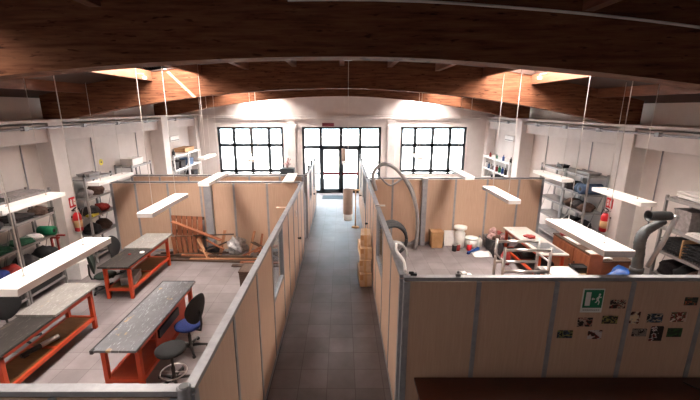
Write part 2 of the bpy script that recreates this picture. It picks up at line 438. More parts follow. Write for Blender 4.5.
# ------------------------------------------------------------------ partitions
PH = 2.2
def partition(label, p0, p1, seams, glazed=(), doors=(), h=PH, th=.06, ends=(1, 1), side=1):
    """straight run from p0 to p1; seams = distances of the uprights; glazed/doors = indices of panels"""
    p0, p1 = Vector((*p0, 0)), Vector((*p1, 0)); L = (p1-p0).length
    rz = math.atan2(p1.y-p0.y, p1.x-p0.x)
    t = thing('partition_wall', label, 'partition', p0, rz, 'beech panel partitions')
    B().box(0, L, -.045, .045, h-.05, h).build('top_rail', 'alu', t, .004)
    B().box(0, L, -.04, .04, 0, .06).build('base_rail', 'greyframe', t)
    cuts = [0]+list(seams)+[L]
    for i, c in enumerate(cuts):
        if (i == 0 and not ends[0]) or (i == len(cuts)-1 and not ends[1]): continue
        w = .06 if 0 < i < len(cuts)-1 else .08
        x0 = min(max(c-w/2, 0), L-w)
        B().box(x0, x0+w, -.04, .04, .06, h-.07).build('post', 'greyframe', t)
    for i, (a, c) in enumerate(zip(cuts, cuts[1:])):
        a += .02; c -= .02
        if i in glazed:
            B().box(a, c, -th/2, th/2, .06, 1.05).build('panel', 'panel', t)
            B().box(a, c, -.035, .035, 1.05, 1.1).box(a, c, -.035, .035, h-.12, h-.07).build('window_rail', 'alu', t)
            B().box(a, c, -.005, .005, 1.1, h-.12).build('glass_pane', 'pglass', t)
        elif i in doors:
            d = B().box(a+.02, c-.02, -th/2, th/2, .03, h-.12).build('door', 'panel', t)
            B().box(a, c, -.035, .035, h-.12, h-.07).build('door_head', 'alu', t)
            k = B()
            hx = c-.12 if side > 0 else a+.12
            for sy in (-1, 1): k.lathe([(.02, 0), (.02, .04), (.035, .05), (.035, .08), (.015, .09)], (hx, sy*th/2, 1.0), 12, 'y') if sy > 0 else k.lathe([(.015, -.09), (.035, -.08), (.035, -.05), (.02, -.04), (.02, 0)], (hx, -th/2, 1.0), 12, 'y')
            k.build('door_knob', 'blackplastic', d)
        else:
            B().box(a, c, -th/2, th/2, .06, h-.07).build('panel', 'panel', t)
    return t
fr = partition('beech panel partition carrying the green emergency sign and small photos', (.8, 4.44), (7.2, 4.44), [.97, 1.98, 2.97, 3.93, 4.9, 5.87])
FR_ = fr
fl = partition('short beech partition with aluminium top rail at the bottom left corner', (-5.2, 2.46), (-1.25, 2.46), [.98, 1.97, 2.96])
cl = partition('long left partition of the corridor with glazed panel and black door knob', (-1.19, 2.46), (-1.19, 10.9), [1.1, 2.2, 3.3, 4.4, 5.2, 6.05, 6.95, 7.7], glazed=(3,), doors=(6,), ends=(1, 1))
cr = partition('long right partition of the corridor with glazed panel beside the stacked cartons', (.8, 4.49), (.8, 11.5), [.95, 2.1, 3.35, 4.3, 5.2, 6.2], glazed=(2,), doors=(5,), ends=(1, 1), side=1)
bl = partition('beech partition closing the left workshop behind the pallet wood', (-6.95, 10.95), (-1.25, 10.95), [.75, 1.72, 2.7, 3.7, 4.7])
b2 = partition('second beech partition just behind the left workshop wall', (-6.95, 12.1), (-1.25, 12.1), [.95, 1.9, 2.9, 3.9, 4.9])
br = partition('beech partition closing the right workshop behind the hoses and paint pots', (.86, 11.6), (6.4, 11.6), [.75, 1.75, 2.75, 3.75, 4.75])
cl2 = partition('far left corridor partition between the crossing passage and the entrance', (-1.19, 12.06), (-1.19, 16.4), [.9, 1.8, 2.6, 3.4], glazed=(1, 3), doors=(2,))
cr2 = partition('far right corridor partition leading from the workshop to the entrance', (.8, 11.7), (.8, 16.4), [.9, 1.8, 2.7, 3.6], glazed=(0, 1, 3), doors=(2,))
for pw, x in ((fl, 3.97),):
    B().lathe([(.055, .0), (.055, PH+.005), (.04, PH+.012)], (x, 0, 0), 16).build('corner_post', 'alu', pw)
    B().lathe([(.036, PH+.01), (.036, PH+.016)], (x, 0, 0), 14).build('post_cap', 'blackplastic', pw)
# broad grey post where a cross wall starts
for x in (2.6,):
    solo('wall_post', B().box(-.075, .075, -.1, .06, 0, PH).box(-.085, .085, -.11, .06, PH-.06, PH+.01), 'greyframe', 'broad grey post on the right workshop partition behind the hose', 'post', (x, 11.48, 0), bev=.006)
solo('wall_post', B().box(-.11, .11, -.07, .06, 0, PH).box(-.12, .12, -.08, .06, PH-.06, PH+.01), 'greyframe', 'broad grey post on the left workshop partition beside the pallets', 'post', (-4.0, 10.83, 0), bev=.006)
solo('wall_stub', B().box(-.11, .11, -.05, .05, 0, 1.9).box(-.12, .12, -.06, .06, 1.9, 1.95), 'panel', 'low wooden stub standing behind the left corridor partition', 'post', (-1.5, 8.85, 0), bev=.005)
B().cbox((0, 0, 0), (.02, .09, .14)).cbox((.012, 0, 0), (.012, .04, .06)).build('light_switch', 'plasticwhite', None).location = (-1.15, 9.0, 1.75)
tag(bpy.data.objects['light_switch'], 'white light switch on the left corridor partition', 'switch')
solo('bracket', B().box(-.02, .2, -.02, .02, 0, .03).box(-.02, .02, -.02, .02, -.05, .03), 'plasticwhite', 'small white bracket sticking out of the right corridor partition rail', 'bracket', (.76, 8.0, 2.2))
for i, (x, y, l) in enumerate(((-1.19, 13.1, 'nearest'), (-1.19, 14.3, 'middle'), (-1.19, 15.9, 'farthest'))):
    solo('hinge_post', B().box(-.03, .03, -.05, .05, 0, .1).lathe([(.03, .1), (.045, .13), (.045, .17), (.01, .2)], (0, 0, 0), 10), 'blackplastic', f'{l} of three black caps on the far left corridor partition', 'cap', (x, y, PH), group='black caps on the far corridor partition')
for i, (x, y, l) in enumerate(((.8, 14.6, 'nearer'), (.8, 16.0, 'farther'))):
    solo('hinge_post', B().box(-.03, .03, -.05, .05, 0, .12).lathe([(.03, .12), (.045, .15), (.045, .2), (.01, .23)], (0, 0, 0), 10), 'greyframe', f'{l} of two grey caps on the far right corridor partition', 'cap', (x, y, PH), group='grey caps on the far corridor partition')
t = thing('stand', 'slim pale T-shaped stand in the corridor before the entrance door', 'stand', (.5, 13.3, 0))
B().lathe([(.14, 0), (.14, .02), (.02, .04)], n=16).build('base', 'tan', t)
B().tube([(0, 0, .03), (0, 0, 1.4)], .022).build('pole', 'tan', t)
B().cbox((0, 0, 1.42), (.34, .05, .05)).build('crossbar', 'tan', t, .005)
# white board lying on the left partitions
solo('board', B().slab((0, 0, 0), .34, 1.5, .02, .002), 'white', 'white board laid across the two left partitions near the corridor', 'board', (-1.62, 11.5, PH), .03)

# emergency sign on the front partition (face towards -Y at y = 4.41)
FY = 4.44-.032
t = thing('emergency_sign', 'green emergency exit sign with running figure on the beech partition', 'sign', (3.27, FY, 1.7))
B().box(-.14, .14, -.006, 0, 0, .34).build('plate', 'signwhite', t)
B().box(-.125, .125, -.01, -.004, .07, .325).build('green_field', 'signgreen', t)
b = B().box(-.1, -.035, -.013, -.009, .1, .295)                       # doorway
b.box(-.012, .022, -.013, -.009, .188, .206)                           # arrow shaft
b.hexa([(-.022, -.013, .197), (-.004, -.013, .175), (-.004, -.009, .175), (-.022, -.009, .197), (-.022, -.013, .1975), (-.004, -.013, .219), (-.004, -.009, .219), (-.022, -.009, .1975)])
b.lathe([(.014, -.013), (.014, -.009)], (.078, 0, .262), 12, 'y')      # head
for (x0, z0, x1, z1, w) in ((.075, .245, .062, .19, .02), (.062, .19, .085, .155, .013), (.085, .155, .075, .115, .012), (.06, .19, .045, .15, .013), (.045, .15, .03, .15, .012), (.074, .236, .05, .215, .01), (.05, .215, .042, .19, .009), (.074, .236, .094, .215, .01), (.094, .215, .106, .228, .009)):
    d = Vector((x1-x0, 0, z1-z0)); p = Vector((-d.z, 0, d.x)).normalized()*w/2
    q = [Vector((x0, 0, z0))-p, Vector((x0, 0, z0))+p, Vector((x1, 0, z1))+p, Vector((x1, 0, z1))-p]
    b.hexa([v+Vector((0, -.013, 0)) for v in q] + [v+Vector((0, -.009, 0)) for v in q])
b.build('pictogram', 'signwhite', t)
b = B()
for i in range(9): b.box(-.11+i*.025, -.093+i*.025, -.008, -.005, .03, .042)
b.build('caption', 'greyfab', t)

def photo_mat(i, cs):
    m, nt, b = base('photo_image')
    tc = nt.nodes.new('ShaderNodeTexCoord'); mp = nt.nodes.new('ShaderNodeMapping'); mp.inputs['Location'].default_value = (i*3.1, i, i*1.7); mp.inputs['Scale'].default_value = (1, 1, 1.7)
    nt.links.new(tc.outputs['Object'], mp.inputs[0])
    f = noise(nt, mp.outputs[0], 9, 2)
    r = ramp(nt, f, [(.36, cs[0]), (.47, tuple(int(cs[1][q:q+2], 16)/255*.8 for q in (0, 2, 4))), (.53, cs[2]), (.58, cs[3])]); r.color_ramp.interpolation = 'CONSTANT'
    nt.links.new(r.outputs[0], b.inputs['Base Color']); b.inputs['Roughness'].default_value = .35; return m
PH_ = [ # x, z, w, h, colours, label
 (3.61, 1.82, .24, .14, ('2a1a12', 'd9c9b0', '7a2a1c', '1a1410'), 'brown and red photo print right of the green emergency sign'),
 (3.22, 1.555, .23, .15, ('1d1310', 'd9c0b0', '8a3a2a', '141010'), 'dark photo print with pale figures just below the green sign'),
 (3.545, 1.59, .24, .13, ('1c2412', 'b9b060', '3a2a14', '10140c'), 'dark yellowish photo print below the brown and red one'),
 (2.98, 1.375, .24, .13, ('141a26', '3c5a78', '8a8a50', '0e1014'), 'blue topped landscape photo print, lowest on the left'),
 (3.38, 1.37, .22, .15, ('c9c0c0', 'e8e4e4', '7a2a20', '2a1a14'), 'pale photo print with red corners in the bottom row'),
 (3.85, 1.62, .2, .2, ('d8c4a0', 'e6dcc8', '6a3018', '241008'), 'tall cream photo print right of the aluminium upright'),
 (4.135, 1.615, .24, .15, ('1a222c', '56708c', 'b8a890', '12161a'), 'slate blue photo print in the middle of the upper row'),
 (4.45, 1.63, .25, .16, ('d0b8a8', '9a2a22', '5a6a4a', 'e0d4c8'), 'red and white photo print at the right of the upper row'),
 (4.56, 1.86, .2, .13, ('101210', '3a5a40', 'b05a30', '0c0c0c'), 'topmost dark photo print near the right edge of the picture'),
 (3.97, 1.40, .23, .13, ('8a8078', '2a2420', 'c0b4a8', '3a3028'), 'greyish photo print beside the tall dark poster'),
 (4.2, 1.385, .2, .25, ('16100e', '0e0a0a', 'd8d0d0', '6a1a18'), 'tallest dark photo print with white and red patches'),
 (4.44, 1.40, .23, .15, ('0e2c0e', '2a6a26', '0e1c0c', '0c120a'), 'bright green photo print in the lower row on the right')]
for i, (x, z, w, h, cs, lb) in enumerate(PH_):
    t = thing('photo_print', lb, 'photo', (x, FY, z), 0, 'photo prints on the front partition')
    w *= .85; h *= .88; B().box(-w/2, w/2, -.004, 0, -h/2, h/2).build('paper', photo_mat(i, cs), t)

# dark wooden table against the front partition, with a black cable over it
t = thing('table', 'dark red-brown wooden table against the front beech partition', 'table', (0, 0, 0))
t.location = (.98, 3.2, 0)
B().box(0, 4.3, 0, 1.15, .7, .75).build('tabletop', 'darktable', t, .006)
B().box(.08, 4.22, .06, 1.09, .6, .7).build('apron', 'darktable', t)
for x in (.06, 4.16):
    for y in (.05, 1.02): B().box(x, x+.08, y, y+.08, 0, .7).build('leg', 'darktable', t)
solo('cable', B().tube(arc(lambda u: (.0+.5*u, .0-.42*u-.05*math.sin(u*9), .012+.0*u), 12), .012), 'blackplastic', 'black cable lying across the dark table at the picture corner', 'cable', (4.55, 4.24, .75))

# ------------------------------------------------------------------ hanging lamps
def make_lamp(label, x, y0, y1, zt=2.55, w=.31, outer=False):
    L = y1-y0; yc = (y0+y1)/2
    t = thing('pendant_lamp', label, 'lamp', (x, yc, zt-.085), 0, 'white linear lamps hanging over the workshops')
    b = B()
    b.hexa([(-w/2+.005, -L/2, 0), (w/2-.005, -L/2, 0), (w/2-.005, L/2, 0), (-w/2+.005, L/2, 0), (-w/2, -L/2, .085), (w/2, -L/2, .085), (w/2, L/2, .085), (-w/2, L/2, .085)])
    b.build('housing', 'lampwhite', t, .004)
    B().box(-w/2+.05, w/2-.05, -L/2+.04, L/2-.04, -.012, 0).build('diffuser', 'cylend', t)
    xr = abs(x)
    zr = zb(x)+ROOF-.01 - (zt-.085)
    for yy in (-L/2+.3, L/2-.3):
        wv = B().tube([(0, yy, .085), (0, yy, zr)], .005, 6).build('suspension_wire', 'wire', t)
        B().lathe([(.016, 0), (.016, .012), (.008, .02)], (0, yy, .085), 10).build('ceiling_hook', 'wire', wv)
    return t
make_lamp('nearest white linear lamp on the left, cut by the left picture edge', -3.43, 3.4, 4.95, w=.37)
make_lamp('white linear lamp hanging over the left shelves with green rolls', -6.2, 6.35, 7.9, w=.36)
make_lamp('white linear lamp hanging above the left shelf behind the extinguisher', -6.1, 8.95, 10.5)
make_lamp('white linear lamp over the middle of the left workshop', -3.42, 6.2, 7.75, w=.28)
make_lamp('white linear lamp in front of the left grey post', -3.38, 8.9, 10.4, w=.28)
make_lamp('white linear lamp over the rust-coloured cabinet on the right', 3.57, 4.48, 5.92, 2.53, w=.4)
make_lamp('white linear lamp hanging over the middle of the right workshop', 3.42, 7.15, 8.55, w=.26)
make_lamp('white linear lamp before the right shelf with the blue roll', 5.8, 9.4, 10.9)
make_lamp('white linear lamp in front of the right extinguisher column', 5.92, 6.95, 8.4)
make_lamp('white linear lamp over the paint pots before the right workshop partition', 3.4, 9.75, 11.2, w=.26)
make_lamp('white linear lamp hanging in front of the left far window', -3.25, 13.2, 14.7, w=.26)
make_lamp('white linear lamp hanging beside the far left shelf', -5.2, 13.7, 15.0, w=.26)
make_lamp('white linear lamp hanging in front of the right far window', 2.95, 13.9, 15.0, w=.26)

def pendant(label, x, y, z0, z1):
    t = thing('cylinder_pendant', label, 'lamp', (x, y, z0), 0, 'cylinder pendants along the corridor')
    h = z1-z0
    B().lathe([(.1, .16), (.105, .17), (.105, h-.01), (.1, h), (.01, h)], n=24).build('shade', 'cyl', t)
    B().lathe([(.02, 0), (.085, .01), (.1, .04), (.1, .16)], n=24).build('diffuser', 'cylend', t)
    zr = zb(x)+ROOF-.2-z0
    B().tube([(0, 0, h), (0, 0, zr)], .007, 6).build('cord', 'wire', t)
    B().lathe([(.11, zr-.06), (.12, zr-.04), (.12, zr)], n=20).build('ceiling_rose', 'plasticwhite', t)
pendant('beige cylinder pendant lamp hanging in the corridor, the nearer one', .13, 7.9, 1.9, 2.62)
pendant('slim cylinder pendant lamp seen against the entrance door', .09, 17.2, 1.8, 2.52)

# ------------------------------------------------------------------ workbenches
def workbench(label, x0, x1, y0, y1, h, tops, shelf=True, shelfmat='brownshelf', side_panel=False, legw=.07, drawer=False):
    t = thing('workbench', label, 'workbench', ((x0+x1)/2, (y0+y1)/2, 0), 0, 'workshop benches on orange frames')
    W, D = (x1-x0)/2, (y1-y0)/2
    for nm, a, c, mt, z, ov in tops:   # a,c fractions of the depth
        B().box(-W-ov, W+ov, -D+2*D*a, -D+2*D*c, h-.04+z, h+z).build(nm, mt, t, .004)
    iw, idp = W-.03, D-.12
    for sx in (-1, 1):
        for sy in (-1, 1):
            B().box(sx*iw-(legw if sx > 0 else 0), sx*iw+(legw if sx < 0 else 0), sy*idp-(legw if sy > 0 else 0), sy*idp+(legw if sy < 0 else 0), 0, h-.04).build('leg', 'orange', t, .004)
    b = B()
    for sx in (-1, 1): b.box(sx*iw-(legw if sx > 0 else 0), sx*iw+(legw if sx < 0 else 0), -idp, idp, h-.11, h-.04)
    for sy in (-1, 1): b.box(-iw, iw, sy*idp-(legw if sy > 0 else 0), sy*idp+(legw if sy < 0 else 0), h-.11, h-.04)
    b.build('top_frame', 'orange', t)
    if shelf:
        b = B()
        for sx in (-1, 1): b.box(sx*iw-(.05 if sx > 0 else 0), sx*iw+(.05 if sx < 0 else 0), -idp+legw, idp-legw, .2, .26)
        for sy in (-1, 0, 1): b.box(-iw+.05, iw-.05, sy*(idp-.03)-.03, sy*(idp-.03)+.03, .2, .262)
        b.build('shelf_frame', 'orange', t)
        B().box(-iw+.05, iw-.05, -idp+.06, -.03, .225, .25).box(-iw+.05, iw-.05, .03, idp-.06, .225, .25).build('lower_shelf', shelfmat, t)
    if side_panel:
        B().box(iw-.035, iw-.015, -idp+.55, idp-legw-.25, .26, h-.11).build('cabinet', 'orangedark', t)
        B().box(iw-.015, iw+.02, -idp+.6, -idp+1.35, h-.28, h-.13).build('drawer', 'blackplastic', t)
    return t
wb1 = workbench('long workbench with worn grey metal top beside the office chairs', -3.68, -3.03, 4.78, 7.06, .85, [('tabletop', 0, 1, 'bench_grey', 0, 0)], shelfmat='orangedark', side_panel=True)
B().box(-.345, -.325, -1.14, 1.14, .812, .855).box(-.345, .325, 1.125, 1.145, .812, .855).box(-.345, -.3, -1.16, -1.1, .80, .858).build('edge_strip', 'blackplastic', wb1)
wb2 = workbench('orange workbench with pale grey board on its far half, at left picture edge', -5.55, -4.92, 4.55, 6.85, .85, [('dark_top', 0, .56, 'bench_dark', 0, 0), ('pale_board', .5, 1.02, 'bench_pale', .04, .03)])
wb3 = workbench('orange workbench with dark top in the left workshop before the pallets', -5.5, -4.82, 7.75, 9.95, .85, [('dark_top', 0, .54, 'bench_dark', 0, 0), ('pale_board', .5, 1.02, 'bench_pale', .04, .03)])
wb4 = workbench('paint stained workbench with pale top in the right workshop', 4.85, 5.55, 8.5, 10.7, .85, [('tabletop', .0, 1, 'bench_white', 0, 0)], shelfmat='darkfab')
solo('steel_plate', B().slab((0, 0, 0), .5, .7, .008, .001), 'bench_grey', 'blue-grey metal sheet on the near end of the stained bench', 'plate', (5.22, 8.95, .852), .05)
solo('paint_rag', B().blob((0, 0, 0), (.26, .3, .06), .3, 3), 'red', 'crumpled reddish rag on the stained bench top', 'rag', (5.2, 9.75, .85))
# things under and on benches
t = thing('power_tool', 'black and silver power tool on the brown shelf of the left bench', 'tool', (-5.25, 5.62, .25), -.35)
B().tube([(0, -.25, .06), (0, .05, .06)], [.035, .05]).build('body', 'blackplastic', t)
B().tube([(0, .05, .06), (0, .35, .06)], .045).build('barrel', 'steel', t)
B().box(-.02, .02, -.22, -.14, 0, .05).build('grip', 'blackplastic', t)
solo('tape_roll', B().tube([(.04*math.cos(a*PI/8), .04*math.sin(a*PI/8), .022) for a in range(16)], .02, 8, True), 'plasticwhite', 'white tape roll on the dark top of the workbench near the pallets', 'tape', (-4.93, 8.6, .85))
solo('paint_pot', B().lathe([(.03, 0), (.035, .004), (.035, .02), (.01, .024)]), 'red', 'small red paint pot on the dark bench beside the tape roll', 'paint pot', (-5.18, 8.5, .85))
t = thing('toolbox', 'grey plastic tool case on the brown shelf of the bench near the pallets', 'tool case', (-5.1, 8.3, .25), .2)
B().box(-.16, .16, -.25, .25, 0, .16).build('body', 'greyfab', t, .02); B().box(-.165, .165, -.255, .255, .16, .2).build('lid', 'greymetal', t, .015); B().tube([(0, -.1, .2), (0, -.08, .25), (0, .08, .25), (0, .1, .2)], .012).build('handle', 'blackplastic', t)

# ------------------------------------------------------------------ chairs
def swivel_chair(label, loc, rz, seatmat='chairblack', backmat='chairblack', sh=.5, back=True, ring=False):
    t = thing('office_chair', label, 'chair', loc, rz, 'swivel chairs of the left workshop')
    b = B(); b.lathe([(.02, 0), (.2, 0), (.235, .025), (.24, .05), (.2, .075), (.02, .08)], (0, 0, sh-.08), 24)
    b.build('seat', seatmat, t)
    B().lathe([(.09, sh-.13), (.09, sh-.08)]).build('seat_plate', 'blackplastic', t)
    B().lathe([(.05, .06), (.05, .12), (.03, .13), (.03, .3), (.02, .31), (.02, sh-.13)]).build('column', 'blackplastic', t)
    for k in range(5):
        a = 2*PI*k/5+.3; c, s = math.cos(a), math.sin(a)
        B().tube([(0, 0, .1), (c*.15, s*.15, .09), (c*.3, s*.3, .065)], [.03, .025, .018], 8).build('base_leg', 'blackplastic', t)
        q = Matrix.Rotation(a, 3, 'Z')
        w = B()
        for sx in (-.018, .006): w.lathe([(.01, sx), (.028, sx+.002), (.028, sx+.012), (.01, sx+.014)], (c*.3, s*.3, .029), 12, 'x')
        w.build('caster', 'blackplastic', t)
    if ring:
        B().tube([(.2*math.cos(2*PI*k/28), .2*math.sin(2*PI*k/28), .21) for k in range(28)], .011, 8, True).tube([(-.2, 0, .21), (.2, 0, .21)], .008).build('foot_ring', 'steel', t)
    if back:   # backrest on local -y
        b = B(); r = bmesh.ops.create_uvsphere(b.bm, u_segments=24, v_segments=14, radius=1)
        for v in r['verts']:
            x, y, z = v.co; f = 1-.15*(z < 0)*abs(z)
            v.co = (x*.25*f, y*.04 - .25 + .06*x*x - .04*z, z*.29 + sh+.33)
        for f in b.bm.faces: f.smooth = True
        b.build('backrest', backmat, t)
        B().tube([(0, -.12, sh-.1), (0, -.28, sh-.08), (0, -.31, sh+.05), (0, -.3, sh+.3)], .02, 8).build('back_bar', 'blackplastic', t)
    return t
swivel_chair('office chair with blue seat and black backrest beside the grey workbench', (-2.78, 6.0, 0), 1.2, 'chairblue', 'chairblack', .55)
swivel_chair('black round swivel stool with steel foot ring near the left partition corner', (-2.7, 5.14, 0), 0, sh=.66, back=False, ring=True)
swivel_chair('black office chair with rounded backrest behind the bench near the pallets', (-5.75, 9.15, 0), -PI/2, sh=.48)
swivel_chair('office chair with dark green backrest behind the bench near the pallets', (-5.72, 8.3, 0), -PI/2+.5, 'chairgreen', 'chairgreen', .44)
swivel_chair('black office chair at the left picture edge beside the metal shelf', (-6.0, 6.15, 0), -PI/2-.3, sh=.46)

# ------------------------------------------------------------------ shelves
def shelf_unit(label, x0, x1, y0, y1, levels, mat='greymetal', group='metal shelf units along the side walls', top=None):
    t = thing('shelf_unit', label, 'shelf', ((x0+x1)/2, (y0+y1)/2, 0), 0, group)
    W, D = (x1-x0)/2, (y1-y0)/2; h = top or levels[-1]+.06
    for sx in (-1, 1):
        for sy in (-1, 1):
            cx, cy = sx*(W-.025), sy*(D-.025)
            B().box(cx-.025, cx+.025, cy-.022, cy+.022, 0, h).build('post', mat, t)
    for z in levels:
        B().box(-W+.005, W-.005, -D+.01, D-.01, z-.035, z).box(-W, -W+.012, -D, D, z-.05, z+.004).box(W-.012, W, -D, D, z-.05, z+.004).build('shelf', mat, t)
    for sy in (-1, 1):
        B().tube([(-W+.03, sy*(D-.012), .4), (W-.03, sy*(D-.012), h-.4)], .008, 6).build('side_brace', mat, t)
    return t
LV = [.22, .8, 1.35, 1.88, 2.42]
shelf_unit('grey metal shelf unit with green rolls beside the left column', -7.6, -7.0, 7.6, 8.75, LV)
shelf_unit('grey metal shelf unit at the left picture edge full of dark bags', -7.6, -7.0, 6.44, 7.58, LV)
shelf_unit('grey metal shelf unit right behind the left fire extinguisher', -7.6, -7.0, 9.95, 11.2, LV)
shelf_unit('grey metal shelf unit far left, mostly behind the second partition', -7.6, -7.0, 12.3, 13.6, LV)
shelf_unit('grey metal shelf unit with corrugated sheets behind the suction arm', 6.98, 7.6, 6.7, 7.82, [.22, .75, 1.28, 1.8, 2.45])
shelf_unit('grey metal shelf unit with a blue roll right of the partition end', 7.0, 7.6, 10.4, 11.54, LV)
shelf_unit('grey metal shelf unit behind the right partition end, upper shelf visible', 7.0, 7.6, 11.55, 13.0, LV)
LF = [.4, 1.1, 1.75, 2.35]
shelf_unit('white shelf unit in the far left corner with a brown box on top', -7.62, -7.05, 15.6, 17.1, LF, 'whitemetal', 'white shelf units by the far windows')
shelf_unit('white shelf unit in the far left corner nearest the window', -7.62, -7.05, 17.12, 18.6, LF, 'whitemetal', 'white shelf units by the far windows')
shelf_unit('white shelf unit in the far right corner with bottles', 7.05, 7.62, 15.6, 17.1, [.4, 1.0, 1.5, 2.05], 'whitemetal', 'white shelf units by the far windows')
shelf_unit('white shelf unit in the far right corner nearest the window', 7.05, 7.62, 17.12, 18.6, [.4, 1.0, 1.5, 2.05], 'whitemetal', 'white shelf units by the far windows')

# things stored on shelves
def bag(label, mat, loc, d, seed, name='bag', cat='bag', group=None): return solo(name, B().blob((0, 0, 0), d, .14, seed), mat, label, cat, loc, 0, group)
def crate(label, mat, loc, d, name='storage_box', cat='box', group=None, lid=None, rz=0):
    t = thing(name, label, cat, loc, rz, group); w, l, h = d[0]/2, d[1]/2, d[2]
    B().hexa([(-w*.94, -l*.94, 0), (w*.94, -l*.94, 0), (w*.94, l*.94, 0), (-w*.94, l*.94, 0), (-w, -l, h), (w, -l, h), (w, l, h), (-w, l, h)]).build('body', mat, t, .006)
    b = B()
    for a in ((-w-.01, w+.01, -l-.01, -l+.015), (-w-.01, w+.01, l-.015, l+.01), (-w-.01, -w+.015, -l, l), (w-.015, w+.01, -l, l)): b.box(*a, h-.02, h+.012)
    b.build('rim', lid or mat, t); return t
def roll(label, mat, loc, r, L, ax='x', group=None, name='material_roll', cat='roll'):
    t = thing(name, label, cat, loc, 0, group)
    B().lathe([(r*.4, -L/2), (r, -L/2), (r, L/2), (r*.4, L/2)], (0, 0, r), 24, ax).build('sheet', mat, t)
    B().lathe([(r*.3, -L/2-.004), (r*.38, -L/2-.004), (r*.38, L/2+.004), (r*.3, L/2+.004)], (0, 0, r), 16, ax).build('core', 'blackplastic', t); return t
def stack(label, mat, loc, w, d, n, th, seed, name='sheet_stack', cat='sheets', wav=.004, group=None):
    b = B(); r = random.Random(seed)
    for i in range(n): b.slab((r.uniform(-.03, .03), r.uniform(-.03, .03), i*(th+wav*1.6)), w*r.uniform(.9, 1), d*r.uniform(.9, 1), th, wav, 8, seed+i)
    return solo(name, b, mat, label, cat, loc, 0, group)
def bottle(label, mat, loc, r, h, group=None, capmat='blackplastic'):
    t = thing('bottle', label, 'bottle', loc, 0, group)
    B().lathe([(r*.9, 0), (r, .01), (r, h*.62), (r*.4, h*.8), (r*.35, h*.88)], n=14).build('body', mat, t)
    B().lathe([(r*.42, h*.86), (r*.42, h)], n=12).build('cap', capmat, t); return t
SX = -7.28
gL = 'stored things on the left shelves'
roll('green foam roll with dark core end on the left shelf beside the column', 'green', (-7.1, 8.52, 1.35), .11, .34, 'x', gL)
bag('rolled white sheet beside the green foam roll', 'white', (-7.15, 8.2, 1.35), (.36, .26, .15), 1, group=gL, name='bundle', cat='bundle')
bag('dark green cloth bundle left of the white bundle on the shelf', 'greendark', (-7.18, 7.85, 1.35), (.46, .45, .16), 2, group=gL, name='cloth_bundle', cat='cloth')
stack('stack of dark cloths on the shelf over the green roll', 'darkfab', (-7.28, 7.95, 1.88), .5, .5, 5, .015, 3, group=gL)
bag('brown leather roll end on the shelf under the hanging lamp', 'brownfab', (-7.15, 8.45, 1.88), (.4, .35, .22), 4, group=gL, name='bundle', cat='bundle')
crate('small black box on the shelf right of the brown bundle', 'blackplastic', (-7.1, 8.64, 1.88), (.2, .14, .1), group=gL)
crate('grey plastic box next to the column on the left shelf', 'greymetal', (-7.25, 8.28, 1.52), (.3, .25, .16), group=gL) if False else None
bag('black bag on the lower left shelf beside the shelf post', 'darkfab', (-7.15, 7.85, .8), (.5, .4, .36), 5, group=gL)
bag('large black bag by the red brackets on the lower left shelf', 'chairblack', (-7.15, 8.4, .8), (.5, .55, .34), 6, group=gL)
bag('white crumpled package on the lower left shelf', 'foil', (-7.08, 8.02, .8), (.25, .25, .16), 7, group=gL, name='package', cat='package')
bag('red and brown bag near the left picture edge', 'red', (-7.12, 7.42, .8), (.42, .3, .28), 8, group=gL)
bag('dark blue bag at the left picture edge beside the red bag', 'chairblue', (-7.12, 7.08, .8), (.42, .36, .32), 9, group=gL)
stack('green and beige cloth pile at the left picture edge', 'greendark', (-7.28, 7.1, 1.35), .5, .75, 5, .018, 10, group=gL)
bag('dark heap on the upper shelf at the left picture edge', 'darkfab', (-7.2, 7.15, 1.88), (.5, .6, .28), 11, group=gL)
for k, y in enumerate((7.0, 8.15)):
    t = thing('bin', ('black long bin on the bottom shelf nearest the left edge', 'black long bin on the bottom shelf beside the grey post')[k], 'bin', (-7.22, y, .22), 0, gL)
    B().hexa([(-.26, -.48, 0), (.2, -.48, 0), (.2, .48, 0), (-.26, .48, 0), (-.28, -.5, .34), (.24, -.5, .34), (.24, .5, .34), (-.28, .5, .34)]).build('body', 'blackplastic', t)
    B().box(.2, .26, -.5, .5, .33, .37).box(-.29, -.25, -.5, .5, .33, .37).build('rim', 'greymetal', t)
for k, y in enumerate((8.52, 8.7)):
    solo('bracket', B().box(-.02, .02, -.02, .02, 0, .5).box(-.02, .2, -.02, .02, .46, .5), 'red', ('left red upright bracket below the green foam roll', 'right red upright bracket below the green foam roll')[k], 'bracket', (-7.03, y, .8))
stack('flat grey boards on top of the left shelf behind the lamp', 'greyfab', (-7.28, 8.1, 2.42), .5, .9, 2, .02, 12, group=gL)
crate('small dark box on top of the left shelf unit', 'blackplastic', (-7.3, 7.3, 2.42), (.12, .2, .08), group=gL)
